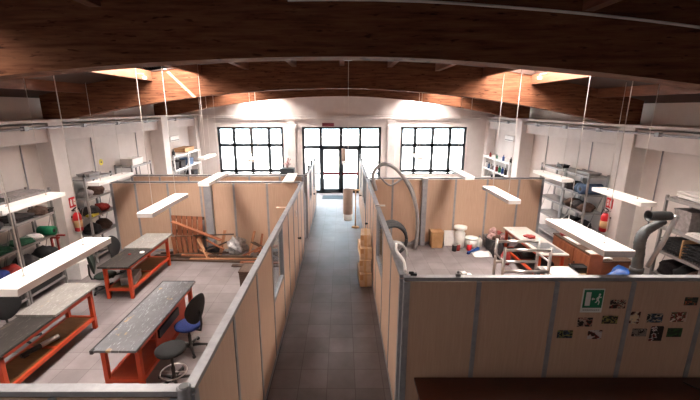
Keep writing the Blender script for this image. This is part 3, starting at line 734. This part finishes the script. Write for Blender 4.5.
# second left shelf
gM = 'stored things on the shelf behind the left extinguisher'
for k, (y, z, mt, d, lb) in enumerate(((10.2, 1.88, 'greyfab', (.4, .3, .3), 'grey bag on the second shelf behind the extinguisher'), (10.65, 1.88, 'brownfab', (.45, .4, .34), 'brown bag on the second shelf behind the extinguisher'), (10.3, 1.35, 'darkfab', (.45, .45, .3), 'black bag with yellow patch on the middle shelf'), (10.8, 1.35, 'red', (.4, .35, .26), 'reddish bag on the middle shelf behind the extinguisher'), (10.25, .8, 'chairblack', (.45, .45, .34), 'black bag low on the shelf behind the extinguisher'), (10.8, .8, 'brownfab', (.45, .4, .34), 'brown bag low on the shelf behind the extinguisher'), (10.45, .22, 'greyfab', (.45, .6, .3), 'grey bag at the foot of the shelf behind the extinguisher'))):
    bag(lb, mt, (-7.22, y, z), d, 20+k, group=gM)
solo('yellow_case', B().box(-.1, .1, -.14, .14, 0, .06).box(-.03, .03, -.18, -.14, .02, .04), 'yellow', 'small yellow case before the black bag on the middle shelf', 'case', (-7.08, 10.15, 1.35), group=gM, bev=.01)
crate('white box on top of the far left grey shelf', 'white', (-7.3, 12.9, 2.42), (.4, .7, .22), group=gM)
crate('low grey tray on top of the shelf behind the extinguisher', 'greymetal', (-7.3, 10.6, 2.42), (.35, .5, .08), group=gM)
bottle('small dark bottle on top of the shelf behind the extinguisher', 'blackplastic', (-7.1, 10.1, 2.42), .04, .14)
# far left shelf
gF = 'stored things on the far left white shelves'
crate('brown cardboard box on top of the far left white shelf', 'card', (-7.3, 17.3, 2.41), (.5, 1.1, .16), group=gF)
bottle('black bottle at the near end of the far left white shelf', 'blackplastic', (-7.1, 15.7, 2.35), .06, .3, gF)
for k, (y, z, mt, lb) in enumerate(((15.9, 1.75, 'darkfab', 'black bin near the end of the far left shelf'), (16.6, 1.75, 'darkfab', 'black bin in the middle of the far left shelf'), (17.5, 1.75, 'bluegrey', 'slate blue bin on the far left shelf by the window'), (16.3, 1.1, 'blackplastic', 'low black bin on the far left shelf'), (17.9, 1.1, 'darkfab', 'low dark bin on the far left shelf by the window'))):
    crate(lb, mt, (-7.33, y, z), (.45, .5, .3), 'bin', 'bin', gF)
# right shelves
gR = 'stored things on the right shelves'
stack('white sheets piled on top of the right shelf at the picture edge', 'white', (7.28, 7.1, 2.5), .64, .95, 3, .03, 30, wav=.008, group=gR)
stack('grey boards on top of the right shelf under the white sheets', 'greyfab', (7.28, 7.25, 2.452), .56, 1.0, 1, .03, 31, group=gR)
crate('grey cardboard box on the right shelf behind the suction nozzle', 'greyfab', (7.3, 7.45, 1.802), (.42, .4, .44), group=gR)
crate('dark grey box at the right picture edge on the upper shelf', 'darkfab', (7.42, 6.98, 1.802), (.3, .42, .46), group=gR)
stack('white paper pads before the dark grey box at the right picture edge', 'white', (7.11, 6.98, 1.802), .22, .45, 4, .012, 32, group=gR)
def corrugated(label, loc, d, seed):
    b = B(); r = random.Random(seed)
    for i in range(5):
        pts = [(-d[0]/2, -d[1]/2+d[1]*j/24, .03+i*d[2]/5 + .02*math.sin(j*1.9+i)+.02*math.sin(PI*j/24)) for j in range(25)]
        vs = [[b.bm.verts.new((x, p[1], p[2]+dz)) for p in pts] for x, dz in ((-d[0]/2, 0), (d[0]/2, 0), (d[0]/2, .014), (-d[0]/2, .014))]
        for k in range(4):
            A, C = vs[k], vs[(k+1) % 4]
            for j in range(24): b.bm.faces.new((A[j], A[j+1], C[j+1], C[j]))
        b.bm.faces.new([v[0] for v in vs]); b.bm.faces.new([v[-1] for v in vs][::-1])
    return solo('corrugated_stack', b, 'rubber', label, 'sheets', loc, 0, gR)
corrugated('black corrugated sheets on the right shelf left of the cardboard divider', (7.25, 7.5, 1.282), (.5, .5, .3), 1)
corrugated('black corrugated sheets on the right shelf at the picture edge', (7.25, 6.96, 1.282), (.5, .46, .34), 2)
solo('cardboard_divider', B().box(-.25, .25, -.012, .012, 0, .4).box(-.25, .25, -.03, .012, 0, .012), 'card', 'brown cardboard divider between the two black corrugated stacks', 'cardboard', (7.25, 7.22, 1.282))
for k, (y, mt, lb) in enumerate(((7.55, 'darkfab', 'dark bag on the lower right shelf nearest the suction arm'), (7.2, 'chairblack', 'black bag in the middle of the lower right shelf'), (6.9, 'brownfab', 'dark brown bag on the lower right shelf at the picture edge'))):
    bag(lb, mt, (7.22, y, .752), (.5, .36, .42), 40+k, group=gR)
roll('blue roll with dark end on the right shelf beside the partition', 'bluegrey', (7.25, 10.62, 1.88), .15, .6, 'x', gR)
for k, (y, z, mt, lb) in enumerate(((10.95, 1.88, 'bluegrey', 'slate blue bundle behind the blue roll'), (11.3, 1.88, 'darkfab', 'dark bundle at the far end of the blue roll shelf'), (10.62, 1.35, 'brownfab', 'brown bundle under the blue roll'), (10.95, 1.35, 'darkfab', 'olive black bundle under the slate blue bundle'), (11.3, 1.35, 'brownfab', 'second brown bundle under the dark bundle'), (10.68, .8, 'darkfab', 'dark bag low on the blue roll shelf, near end'), (11.2, .8, 'chairblack', 'black bag low on the blue roll shelf, far end'))):
    bag(lb, mt, (7.22, y, z), (.5, .34, .3), 50+k, group=gR, name='bundle', cat='bundle')
crate('low tray on top of the blue roll shelf', 'greymetal', (7.3, 10.9, 2.42), (.35, .6, .07), group=gR)
crate('small dark box on top of the right shelf behind the partition end', 'blackplastic', (7.3, 12.2, 2.42), (.25, .3, .09), group=gR)
# far right shelf bottles
gB = 'bottles on the far right white shelves'
r = random.Random(5); cn = ['white', 'darkfab', 'blue', 'green', 'red', 'blackplastic', 'greyfab', 'bluegrey']
for k in range(9):
    y = 15.75+k*.31; mt = cn[k % 8]
    bottle(('nearest', 'second', 'third', 'fourth', 'fifth', 'sixth', 'seventh', 'eighth', 'farthest')[k]+' bottle along the middle board of the far right white shelf', mt, (7.13, y, 1.5), .06, .26+.06*r.random(), gB)
for k in range(4):
    y = 15.8+k*.75
    bottle(('nearest', 'second', 'third', 'farthest')[k]+' bottle standing on top of the far right white shelf', cn[(k+1) % 8], (7.2, y, 2.05), .05, .2+.08*r.random(), 'bottles on top of the far right shelf')
crate('blue-grey crate on the lower board of the far right shelf', 'bluegrey', (7.33, 16.2, 1.0), (.45, .7, .26), group=gB)
crate('dark crate on the lower board of the far right shelf', 'darkfab', (7.33, 17.2, 1.0), (.45, .7, .26), group=gB)

# ------------------------------------------------------------------ extinguishers and signs on columns
def extinguisher(s, y, z, lb, lb2):
    x = s*(CXF-.02)
    t = thing('fire_extinguisher', lb, 'fire extinguisher', (x-s*.1, y, z), 0, 'fire extinguishers on the columns')
    t.scale = (1.18, 1.18, 1.18)
    B().lathe([(.06, 0), (.085, .02), (.085, .36), (.06, .42), (.03, .45)], n=20).build('cylinder', 'redpaint', t)
    B().lathe([(.0865, .1), (.0865, .27)], n=20).build('paper_label', 'tan', t)
    B().lathe([(.025, .44), (.03, .5), (.02, .53)], n=12).build('valve', 'steel', t)
    B().cbox((0, -.05, .54), (.025, .16, .02), (.3, 0, 0)).cbox((0, -.04, .5), (.02, .12, .015)).build('handle', 'blackplastic', t)
    B().tube([(0, .03, .49), (0, .1, .52), (0, .13, .42), (0, .11, .2), (0, .1, .06)], .013, 8).build('hose', 'blackplastic', t)
    B().box(min(s*.02, s*.12), max(s*.02, s*.12), -.05, .05, .33, .36).build('wall_bracket', 'blackplastic', t)
    u = thing('extinguisher_sign', lb2, 'sign', (s*(CXF-.001), y+.08, z+.65), 0, 'fire extinguisher signs')
    B().box(min(0, -s*.008), max(0, -s*.008), -.12, .12, 0, .27).build('plate', 'redpaint', u)
    b = B(); xx = sorted((-s*.008, -s*.011))
    b.box(*xx, -.085, -.02, .05, .2); b.box(*xx, -.07, -.035, .2, .235); b.box(*xx, .02, .035, .06, .22); b.box(*xx, .05, .09, .05, .13); b.box(*xx, .05, .09, .15, .22)
    b.build('pictogram', 'signwhite', u)
extinguisher(-1, 9.62, 1.08, 'red fire extinguisher on the left white column', 'red and white extinguisher sign on the left column')
extinguisher(1, 9.68, 1.04, 'red fire extinguisher on the right white column', 'red and white extinguisher sign on the right column')

# grey faced cupboard-like piers in front of the far columns
# wall lamps
for s, lb in ((-1, 'white emergency lamp on the far left wall'), (1, 'white wall unit on the far right wall')):
    t = thing('wall_lamp', lb, 'wall lamp', (s*(WX-.001), 17.0, 2.88), 0)
    B().box(min(0, -s*.1), max(0, -s*.1), -.45, .45, 0, .24).build('housing', 'whitemetal', t, .02); B().box(*sorted((-s*.1, -s*.106)), -.4, .4, .03, .07).build('grille', 'greymetal', t)
t = thing('wall_sticker', 'small yellow round sticker on the left wall above the shelf lamp', 'sticker', (-WX+.001, 11.75, 2.66))
B().lathe([(.1, 0), (.1, .008)], (0, 0, 0), 20, 'x').build('disc', 'yellow', t); B().lathe([(.03, .008), (.03, .012)], (0, 0, 0), 12, 'x').build('symbol', 'blackplastic', t)
for s, lb in ((-1, 'left spotlight beside the entrance glazing'), (1, 'right spotlight beside the entrance glazing')):
    t = thing('spotlight', 'white '+lb, 'spotlight', (s*2.3, YF-.12, 3.48), 0, 'spotlights by the entrance')
    B().box(-.03, .03, -.12, 0, -.03, .03).build('arm', 'whitemetal', t); B().lathe([(.03, -.26), (.08, -.24), (.07, -.12), (.03, -.1)], (0, 0, 0), 14, 'y').build('head', 'whitemetal', t)
solo('exit_lamp', B().box(-.3, .3, -.07, 0, 0, .17).box(-.27, .27, -.078, -.07, .02, .15), 'exitred', 'red exit lamp box above the entrance door', 'exit sign', (-.7, YF-.001, 3.45), bev=.008)
for k, s in enumerate((-1, 1)):
    t = thing('ceiling_spot', ('small white lamp under the left skylight', 'small white lamp under the right skylight')[k], 'spotlight', (s*4.45, 8.8, 4.98), 0, 'lamps in the skylights')
    B().cbox((0, 0, 0), (.07, .07, .06)).build('housing', 'plasticwhite', t, .01)
    B().tube([(0, 0, .03), (s*.02, 0, .09), (s*.2, 0, .1)], .006).build('arm', 'wire', t)
t = thing('doormat', 'dark doormat in front of the glass entrance door', 'mat', (-.3, 18.15, 0)); B().slab((0, 0, 0), 1.3, .75, .015, .0005).build('pile', 'mat', t); B().box(-.68, .68, -.4, .4, 0, .008).build('border', 'rubber', t)
t = thing('planter', 'dark planter with pinkish flowers right of the left far window', 'planter', (-2.75, 18.55, 0))
B().hexa([(-.25, -.2, 0), (.25, -.2, 0), (.25, .2, 0), (-.25, .2, 0), (-.36, -.22, 1.42), (.36, -.22, 1.42), (.36, .22, 1.42), (-.36, .22, 1.42)]).build('pot', 'framedark', t, .02)
b = B()
for k in range(14):
    a = r.uniform(0, 6.28); q = r.uniform(.05, .25); h = r.uniform(.2, .5)
    b.tube([(0, 0, 1.4), (q*.5*math.cos(a), .15*math.sin(a), 1.4+h*.6), (q*math.cos(a), .2*math.sin(a), 1.4+h)], [.012, .01, .03], 6)
b.build('flowers', 'pink', t)

# ------------------------------------------------------------------ pallet wood and planks (left workshop)
gP = 'pallets leaning on the left workshop partition'
for k, (x, z, lb) in enumerate(((-4.62, .62, 'upper half of the reddish pallet wood leaning on the partition'), (-4.62, .0, 'lower reddish pallet standing before the partition'))):
    t = thing('pallet', lb, 'pallet', (x, 10.62-.05*k, z), 0, gP)
    t.rotation_euler = (0, (.05, -.04)[k], 0)
    for i in range(6): B().box(-.46+i*.155, -.345+i*.155+.01*(i % 2), -.04, -.015, 0, .6).build('slat', 'plankred', t)
    for zz in (.06, .5): B().box(-.48, .48, -.015, .05, zz, zz+.08).build('batten', 'plankdark', t)
def plank(lb, p0, p1, w=.1, th=.03, mat='plank'):
    p0, p1 = Vector(p0), Vector(p1); d = p1-p0; L = d.length
    b = B().box(0, L, -w/2, w/2, -th/2, th/2)
    o = b.build('plank', mat, None, .004); o.location = p0
    o.rotation_euler = d.to_track_quat('X', 'Z').to_euler(); return tag(o, lb, 'plank', 'loose planks in the left workshop')
plank('long orange-brown plank slanting across the pallets', (-4.95, 10.36, 1.12), (-3.55, 10.34, .55), .13, .04, 'plankred')
plank('upright plank leaning left of the crumpled film', (-3.62, 10.3, .02), (-3.5, 10.6, .78), .1)
plank('upright plank leaning right of the crumpled film', (-2.78, 10.35, .02), (-2.62, 10.62, .75), .08)
plank('plank leaning down at the middle of the wood pile', (-4.3, 10.5, .55), (-3.9, 10.15, .03), .09)
plank('broken brown plank right of the crumpled film', (-2.7, 10.5, .45), (-1.75, 10.25, .04), .12, mat='plankdark')
plank('red plank lying across the pile right of the film', (-2.6, 10.3, .2), (-1.9, 10.6, .3), .1, mat='plankred')
plank('long dark board on the floor in front of the pallets', (-5.5, 10.2, .03), (-1.7, 9.95, .03), .16, .05, 'plankdark')
plank('long grey board on the floor behind the dark board', (-5.6, 10.42, .03), (-2.0, 10.2, .03), .14, .05, 'plankdark')
plank('short brown board end at the right of the wood pile', (-3.1, 9.75, .02), (-1.6, 9.7, .02), .12, .03, 'plankdark')
plank('pale plank on the floor before the wood pile', (-4.4, 10.06, .09), (-2.3, 10.08, .08), .08, .03, 'plank')
plank('thin slat crossing behind the pallets to the film', (-4.4, 10.44, .66), (-3.2, 10.46, .7), .05, .03, 'plankdark')
plank('short orange slat under the long slanting plank', (-4.2, 10.3, .28), (-3.7, 10.25, .06), .09, mat='plank')
plank('short upright slat on the right end of the pile', (-2.5, 10.55, .03), (-2.42, 10.75, .62), .06, mat='plankred')
rp = random.Random(12)
for k, (x, y, z0, z1, dx, mt, lb) in enumerate((
    (-4.95, 10.35, .1, .16, 1.6, 'plankdark', 'dark lath lying low before the lower pallet'),
    (-4.1, 10.3, .2, .5, .7, 'plankdark', 'dark slat propped in front of the broad grey post'),
    (-3.45, 10.25, .3, .62, -.5, 'plankred', 'red slat leaning left above the film'),
    (-2.95, 10.2, .1, .4, .6, 'plankred', 'red-brown slat sloping up right of the film'),
    (-2.5, 10.3, .12, .22, .9, 'plankdark', 'dark slat end reaching towards the corridor partition'),
    (-4.7, 10.22, .14, .1, 1.2, 'plankred', 'reddish slat lying flat before the pallets'),
    (-3.9, 10.15, .16, .12, 1.3, 'plankdark', 'brown slat lying flat below the film'),
    (-2.9, 9.88, .06, .05, 1.2, 'plankred', 'narrow reddish slat on the floor at the right end of the pile'),
    (-5.5, 10.62, .05, .05, 1.0, 'plankdark', 'dark short beam on the floor left of the pallets'))):
    plank(lb, (x, y, z0), (x+dx, y+rp.uniform(-.05, .08), z1), rp.uniform(.06, .11), .035, mt)
solo('plastic_film', B().blob((0, 0, 0), (.5, .36, .5), .42, 9), 'foil', 'crumpled grey plastic film between two leaning planks', 'film', (-3.15, 10.45, .1))
crate('shallow brown cardboard box on the floor behind the left corridor partition', 'plankdark', (-2.3, 8.75, 0), (.5, .55, .4))
solo('black_bundle', B().blob((0, 0, 0), (.5, .3, .3), .2, 33), 'darkfab', 'dark bundle in the shadow behind the lower pallet', 'bundle', (-3.85, 10.5, .06))
crate('white cabinet box on the floor under the left lamp', 'white', (-6.95, 9.05, 0), (.42, .36, .45), 'cabinet', 'cabinet')

# ------------------------------------------------------------------ corridor cartons
gC = 'cartons stacked in the corridor'
CX_ = -.02
for k, (w, d, h, x, y, z, rz, lb) in enumerate(((.3, .75, .34, .6, 8.85, 0, .04, 'bottom carton of the stack leaning on the right corridor wall'), (.28, .68, .32, .61, 8.9, .352, -.05, 'second carton from the floor in the corridor stack'), (.29, .7, .3, .6, 8.92, .684, .05, 'third carton from the floor in the corridor stack'), (.25, .55, .28, .62, 8.98, .996, -.06, 'topmost carton of the corridor stack'))):
    t = thing('carton', lb, 'carton', (x+CX_, y, z), rz, gC)
    B().box(-w/2, w/2, -d/2, d/2, 0, h).build('box', 'cardpale', t, .012)
    B().box(-.03, .03, -d/2-.002, d/2+.002, -.0, h+.002).build('tape', 'tan', t)
    B().box(-w/2-.001, -w/2+.08, -d/2-.006, d/2*.2, h*.55, h*.95).build('flap', 'card', t)

# ------------------------------------------------------------------ right workshop
def hosepath(pts, n=8):
    out = []; P = [Vector(p) for p in pts]; P = [P[0]*2-P[1]]+P+[P[-1]*2-P[-2]]
    for i in range(1, len(P)-2):
        for k in range(n):
            t = k/n; a, b_, c, d = P[i-1:i+3]
            out.append(.5*((2*b_)+(c-a)*t+(2*a-5*b_+4*c-d)*t*t+(3*b_-a-3*c+d)*t**3))
    out.append(P[-2]); return out
solo('hose', B().tube(hosepath([(1.0, 10.75, 1.95), (.92, 10.8, 2.45), (1.2, 10.8, 2.74), (1.6, 10.8, 2.58), (2.0, 10.85, 2.05), (2.25, 10.9, 1.4), (2.33, 10.95, .7), (2.3, 11.0, .03)]), .055, 10), 'hose', 'thick grey hose arching high over the partition corner', 'hose', (0, 0, 0))
solo('hose', B().tube(hosepath([(2.42, 11.3, .03), (2.4, 11.35, .9), (2.25, 11.35, 1.75), (1.95, 11.35, 2.2), (1.5, 11.3, 2.0), (1.15, 11.2, 2.3)]), .03, 8), 'hose', 'thin grey tube crossing the partition behind the thick hose', 'hose', (0, 0, 0))
def coil(lb, c, R_, rr, mat, n=3, tilt=(1.35, 0, .5)):
    b = B(); pts = []
    for k in range(n*28+1):
        a = 2*PI*k/28; q = R_*(1-.07*(k/28)); pts.append((q*math.cos(a), q*math.sin(a), rr*1.9*(k/28)))
    b.tube(pts, rr, 8); return solo('hose_coil', b, mat, lb, 'hose coil', c, 0, 'coiled hoses by the corridor partition', rot=tilt)
coil('black hose coil leaning on the right corridor partition', (1.4, 10.3, .62), .52, .045, 'rubber', 4, (1.4, 0, .25))
coil('grey hose coil lying before the black coil', (1.45, 9.62, .4), .36, .028, 'hose', 3, (1.25, 0, .2))
solo('hose', B().tube(hosepath([(1.35, 10.95, .03), (1.7, 11.1, .04), (2.05, 11.1, .14), (2.42, 11.1, .36)]), .03, 8), 'hose', 'pale hose end running over the floor to the grey post', 'hose', (0, 0, 0))
crate('beige carton on the floor beside the broad grey post', 'card', (3.02, 11.3, 0), (.36, .36, .52), 'carton', 'carton')
solo('board', B().box(-.2, .2, -.012, .012, 0, .5), 'white', 'white board leaning on the right workshop partition', 'board', (3.5, 11.35, .0), rot=(-.18, 0, 0), bev=.004)
t = thing('bucket', 'tall white plastic canister with lid among the paint pots', 'bucket', (3.78, 11.3, 0)); B().lathe([(.13, 0), (.15, .02), (.16, .46), (.11, .54), (.11, .58)], n=20).build('body', 'plasticwhite', t); B().lathe([(.17, .58), (.2, .6), (.2, .68), (.05, .71)], n=20).build('lid', 'plasticwhite', t)
t = thing('bucket', 'round white paint tub right of the tall canister', 'bucket', (4.12, 11.2, 0)); B().lathe([(.17, 0), (.2, .3)], n=20).build('body', 'plasticwhite', t); B().lathe([(.21, .3), (.21, .34), (.05, .35)], n=20).build('lid', 'plasticwhite', t)
for k, (x, y, mt, lb) in enumerate(((3.62, 10.95, 'red', 'dark red paint tin before the white canister'), (3.98, 10.95, 'redpaint', 'bright red paint tin before the round white tub'), (3.5, 10.9, 'blackplastic', 'black tin left of the dark red tin'))):
    t = thing('paint_tin', lb, 'tin', (x, y, 0), 0, 'paint tins on the right workshop floor'); B().lathe([(.07, 0), (.075, .01), (.075, .2)], n=16).build('body', mt, t); B().lathe([(.078, .2), (.078, .215), (.02, .218)], n=16).build('lid', 'steel', t)
t = thing('spray_gun', 'blue hand tool lying before the paint tubs', 'tool', (4.05, 10.75, 0), .5); B().tube([(-.25, 0, .05), (.2, 0, .1)], [.03, .05]).build('body', 'blue', t); B().box(-.26, -.18, -.03, .03, 0, .05).build('grip', 'chairblue', t)
bottle('white bottle right of the round paint tub', 'plasticwhite', (4.42, 11.3, 0), .08, .36, capmat='greyfab')
crate('pale grey carton between the white bottle and the black tub', 'greyfab', (4.68, 11.35, 0), (.2, .2, .36))
stack('white sheets spread on the floor before the black tub', 'white', (4.25, 10.6, 0), .6, .5, 2, .004, 60, wav=.006)
t = thing('tub', 'round black tub filled with pinkish rags', 'tub', (4.85, 10.98, 0)); t.scale = (.88, .88, .88); B().lathe([(.3, 0), (.36, .04), (.4, .42), (.43, .44), (.43, .47), (.38, .47), (.36, .1), (.02, .08)], n=28).build('shell', 'rubber', t)
gG = 'rags in the black tub'
for k in range(6):
    a = k*1.05; bag(('left pinkish rag in the black tub', 'front pinkish rag in the black tub', 'pale rag on the right in the black tub', 'rear pinkish rag in the black tub', 'dusky red rag in the black tub', 'pale rag in the middle of the black tub')[k], ('pink', 'brownfab', 'pink', 'greyfab', 'red', 'pink')[k], (4.85+.19*math.cos(PI+a), 10.98+.19*math.sin(PI+a), .3 if k < 5 else .42), (.26, .26, .3), 70+k, name='rag', cat='rag', group=gG)
bag('dark bag with red patches between the tub and the stained bench', 'darkfab', (4.62, 10.35, 0), (.36, .5, .6), 80) ; bag('red bag squeezed beside the stained bench', 'red', (4.66, 9.9, 0), (.25, .35, .5), 81)
for k, (x, y, mt, d, lb) in enumerate(((5.2, 9.0, 'darkfab', (.5, .5, .4), 'black bag on the lower shelf of the stained bench, near end'), (5.2, 9.85, 'blackplastic', (.5, .8, .45), 'black heap on the lower shelf of the stained bench, far end'))):
    bag(lb, mt, (x, y, .25), d, 90+k)
solo('white_box', B().box(-.16, .16, -.1, .1, 0, .02).box(-.14, .0, -.08, .08, .02, .09), 'white', 'small white package lying on the floor behind the front partition', 'package', (3.3, 9.15, 0), .1, bev=.008)

# steel trestle with two ladder ends
t = thing('steel_rack', 'polished steel rack with two ladder ends in the right workshop', 'rack', (3.72, 7.22, 0))
for k, (y, x0, x1) in enumerate(((.26, -.42, .48), (-.24, -.46, .46))):
    for x, sl in ((x0, 0), (x1, 0)):
        B().tube([(x, y, .08), (x, y, 1.62)], .031).build('upright', 'steel', t)
        B().lathe([(.028, 0), (.036, .02), (.036, .08), (.02, .09)], (x, y, 0), 12).build('foot', 'blackplastic', t)
    for z in (1.56, 1.1, .5): B().tube([(x0, y, z), (x1, y, z)], .031).build('rung', 'steel', t)
for x in (-.44, .47):
    B().tube([(x, -.24, .3), (x, .26, .3)], .02).build('tie_bar', 'steel', t); B().tube([(x, -.24, 1.3), (x, .26, 1.3)], .02).build('tie_bar', 'steel', t)
# dark bag seen behind the rack
bag('dark scrap heap on the floor left of the steel rack', 'darkfab', (3.75, 8.2, 0), (.5, .4, .3), 95, name='scrap_heap', cat='scrap')

# rust coloured cabinet row under the right lamp
t = thing('cabinet', 'rust-brown wooden cabinet with white sheets on top, right workshop', 'cabinet', (6.25, 8.85, 0))
B().box(-.35, .35, -.98, .98, .05, .92).build('body', 'brownboard', t, .006)
B().box(-.31, .35, -.96, .96, 0, .05).build('plinth', 'plankdark', t)
B().box(-.37, .37, -1.0, 1.0, .92, .95).build('top', 'plankdark', t)
for y in (-.49, .49):
    d = B().box(-.372, -.35, y-.47, y+.47, .1, .88).build('door', 'brownboard', t, .004)
    B().lathe([(.015, -.42), (.02, -.4), (.01, -.372)], (0, y*.2, .55), 10, 'x').build('knob', 'blackplastic', d)
stack('white sheets on the near end of the rust-brown cabinet', 'white', (6.05, 8.2, .95), .3, .55, 3, .006, 61, wav=.003)
stack('white sheets further back on the rust-brown cabinet', 'white', (6.08, 9.2, .95), .26, .6, 2, .006, 62, wav=.003)
crate('black case on the rust-brown cabinet below the lamp', 'blackplastic', (6.35, 8.75, .95), (.3, .5, .12), 'case', 'case')
crate('dark tray on the far end of the rust-brown cabinet', 'darkfab', (6.3, 9.45, .95), (.35, .4, .1), 'tray', 'tray')
bag('reddish cloth at the far end of the rust-brown cabinet', 'red', (6.05, 9.6, .95), (.2, .25, .12), 96, name='cloth', cat='cloth')
solo('board', B().box(-.14, .14, -.02, .02, 0, 1.3).box(-.14, .14, -.03, .03, 1.24, 1.3), 'brownboard', 'upright rust-brown board between the tan carton and the blue tarp', 'board', (5.41, 7.4, 0), .0, bev=.005)
crate('tan carton between the cabinet and the upright rust board', 'tan', (5.25, 7.62, .0), (.4, .3, .8), 'carton', 'carton')
crate('black case standing on the tan carton', 'blackplastic', (5.22, 7.62, .815), (.3, .22, .12), 'case', 'case')
bag('blue tarpaulin bundle beside the grey suction arm', 'blue', (5.78, 7.05, .62), (.62, .5, .62), 97, name='tarpaulin', cat='tarpaulin')
crate('low wooden box under the blue tarpaulin', 'plankdark', (5.75, 7.05, 0), (.62, .5, .6))
bag('blue tarpaulin heap behind the foot of the suction arm', 'blue', (6.2, 6.35, .9), (.6, .5, .36), 98, name='tarpaulin', cat='tarpaulin')
crate('grey tall box under the blue tarpaulin heap', 'greymetal', (6.2, 6.35, 0), (.6, .5, .88))
# bench just behind the front partition with white sheets
t = thing('side_table', 'low grey table behind the front partition beside the steel rack', 'table', (4.72, 7.35, 0))
B().box(-.36, .36, -.4, .4, .84, .88).build('tabletop', 'greymetal', t, .004)
for sx in (-1, 1):
    for sy in (-1, 1): B().box(sx*.32-.03, sx*.32+.03, sy*.36-.03, sy*.36+.03, 0, .84).build('leg', 'greymetal', t)
stack('white sheets on the low grey table beside the steel rack', 'white', (4.72, 7.35, .882), .55, .5, 3, .008, 63, wav=.004)
crate('tall grey carton under the white sheets by the suction arm', 'greyfab', (5.42, 6.5, 0), (.4, .4, 1.0), 'carton', 'carton')
stack('white sheets beside the pipe of the suction arm', 'white', (5.42, 6.5, 1.014), .38, .38, 3, .01, 64, wav=.008)

# suction arm
t = thing('suction_arm', 'grey fume suction arm with dark nozzle in the right workshop', 'suction arm', (4.96, 5.75, 0))
B().lathe([(.25, 0), (.25, .04), (.14, .08)], n=20).build('base', 'ductdark', t)
pts = hosepath([(0, 0, .06), (-.02, 0, 1.0), (-.06, 0, 1.9), (-.085, 0, 2.2), (-.04, 0, 2.36), (.08, 0, 2.45), (.24, 0, 2.55)], 6)
B().tube(pts, [.08+.005*(i % 2)-.025*max(0, i-22)/14 for i in range(len(pts))], 18).build('pipe', 'ductgrey', t)
B().lathe([(.05, .24), (.07, .22), (.075, .1), (.075, -.1), (.09, -.12), (.075, -.115), (.06, 0)], (0, -.1, 2.66), 20, 'x').build('nozzle', 'ductdark', t)
B().tube([(.29, -.14, 2.66), (.15, -.15, 2.22), (.0, -.13, 1.8)], [.036, .036, .032], 10).build('strut', 'greymetal', t)
B().lathe([(.03, -.17), (.05, -.15), (.05, .08), (.03, .1)], (.29, 0, 2.64), 14, 'y').build('joint', 'steel', t)
B().lathe([(.1, 1.66), (.1, 1.74)], (-.05, 0, 0), 20).build('clamp', 'ductdark', t)
# odd bits on the rail of the right corridor partition
solo('cord', B().tube(hosepath([(0, 0, 0), (.02, .3, .03), (-.02, .7, .02), (.02, 1.0, .015)]), .02, 8), 'white', 'white cord lying along the right corridor partition rail', 'cord', (.84, 4.55, PH+.012))
solo('clip', B().box(-.04, .04, -.02, .02, 0, .03).box(-.06, .0, -.012, .012, .02, .05), 'blackplastic', 'black clip on the corner of the front partition', 'clip', (.93, 4.47, PH))
solo('clip', B().box(-.03, .03, -.02, .02, 0, .04).lathe([(.012, .04), (.02, .06), (.005, .08)], (0, 0, 0), 8), 'greymetal', 'small grey stud on the front partition rail', 'clip', (1.5, 4.44, PH))

# ------------------------------------------------------------------ light
W = bpy.data.worlds.new('daylight'); bpy.context.scene.world = W; W.use_nodes = True
bg = W.node_tree.nodes['Background']; bg.inputs[0].default_value = (.74, .89, 1, 1); bg.inputs[1].default_value = 13
def portal(n, x0, x1, z0, z1, y=YF+.2, rx=-PI/2):
    l = bpy.data.lights.new(n, 'AREA'); l.shape = 'RECTANGLE'; l.size = x1-x0; l.size_y = z1-z0; l.cycles.is_portal = True
    o = bpy.data.objects.new(n, l); COL.objects.link(o); o.location = ((x0+x1)/2, y, (z0+z1)/2); o.rotation_euler = (rx, 0, 0)
for i, q in enumerate(OP): portal('daylight_portal', *q)
for q in FILL_WIN: portal('daylight_portal', *q, y=YB-.2, rx=PI/2)  # fill daylight through the added rear window
l = bpy.data.lights.new('sun', 'SUN'); l.energy = 260; l.angle = .01; l.color = (1, .93, .84)
o = bpy.data.objects.new('sun', l); COL.objects.link(o); o.rotation_euler = Vector((1, .75, -1.0)).to_track_quat('-Z', 'Y').to_euler()

# ------------------------------------------------------------------ camera
cam = bpy.data.cameras.new('camera'); co = bpy.data.objects.new('camera', cam); COL.objects.link(co)
cam.sensor_width = 36; cam.lens = 372/700*36; cam.shift_x = 8/700; cam.clip_start = .05
co.location = (0, 0, 4.3); co.rotation_euler = (PI/2 - math.atan(91/372), 0, 0)
sc = bpy.context.scene; sc.camera = co
vs = sc.view_settings; vs.view_transform = 'Standard'; vs.look = 'None'; vs.exposure = 0; vs.gamma = 1; vs.use_curve_mapping = False
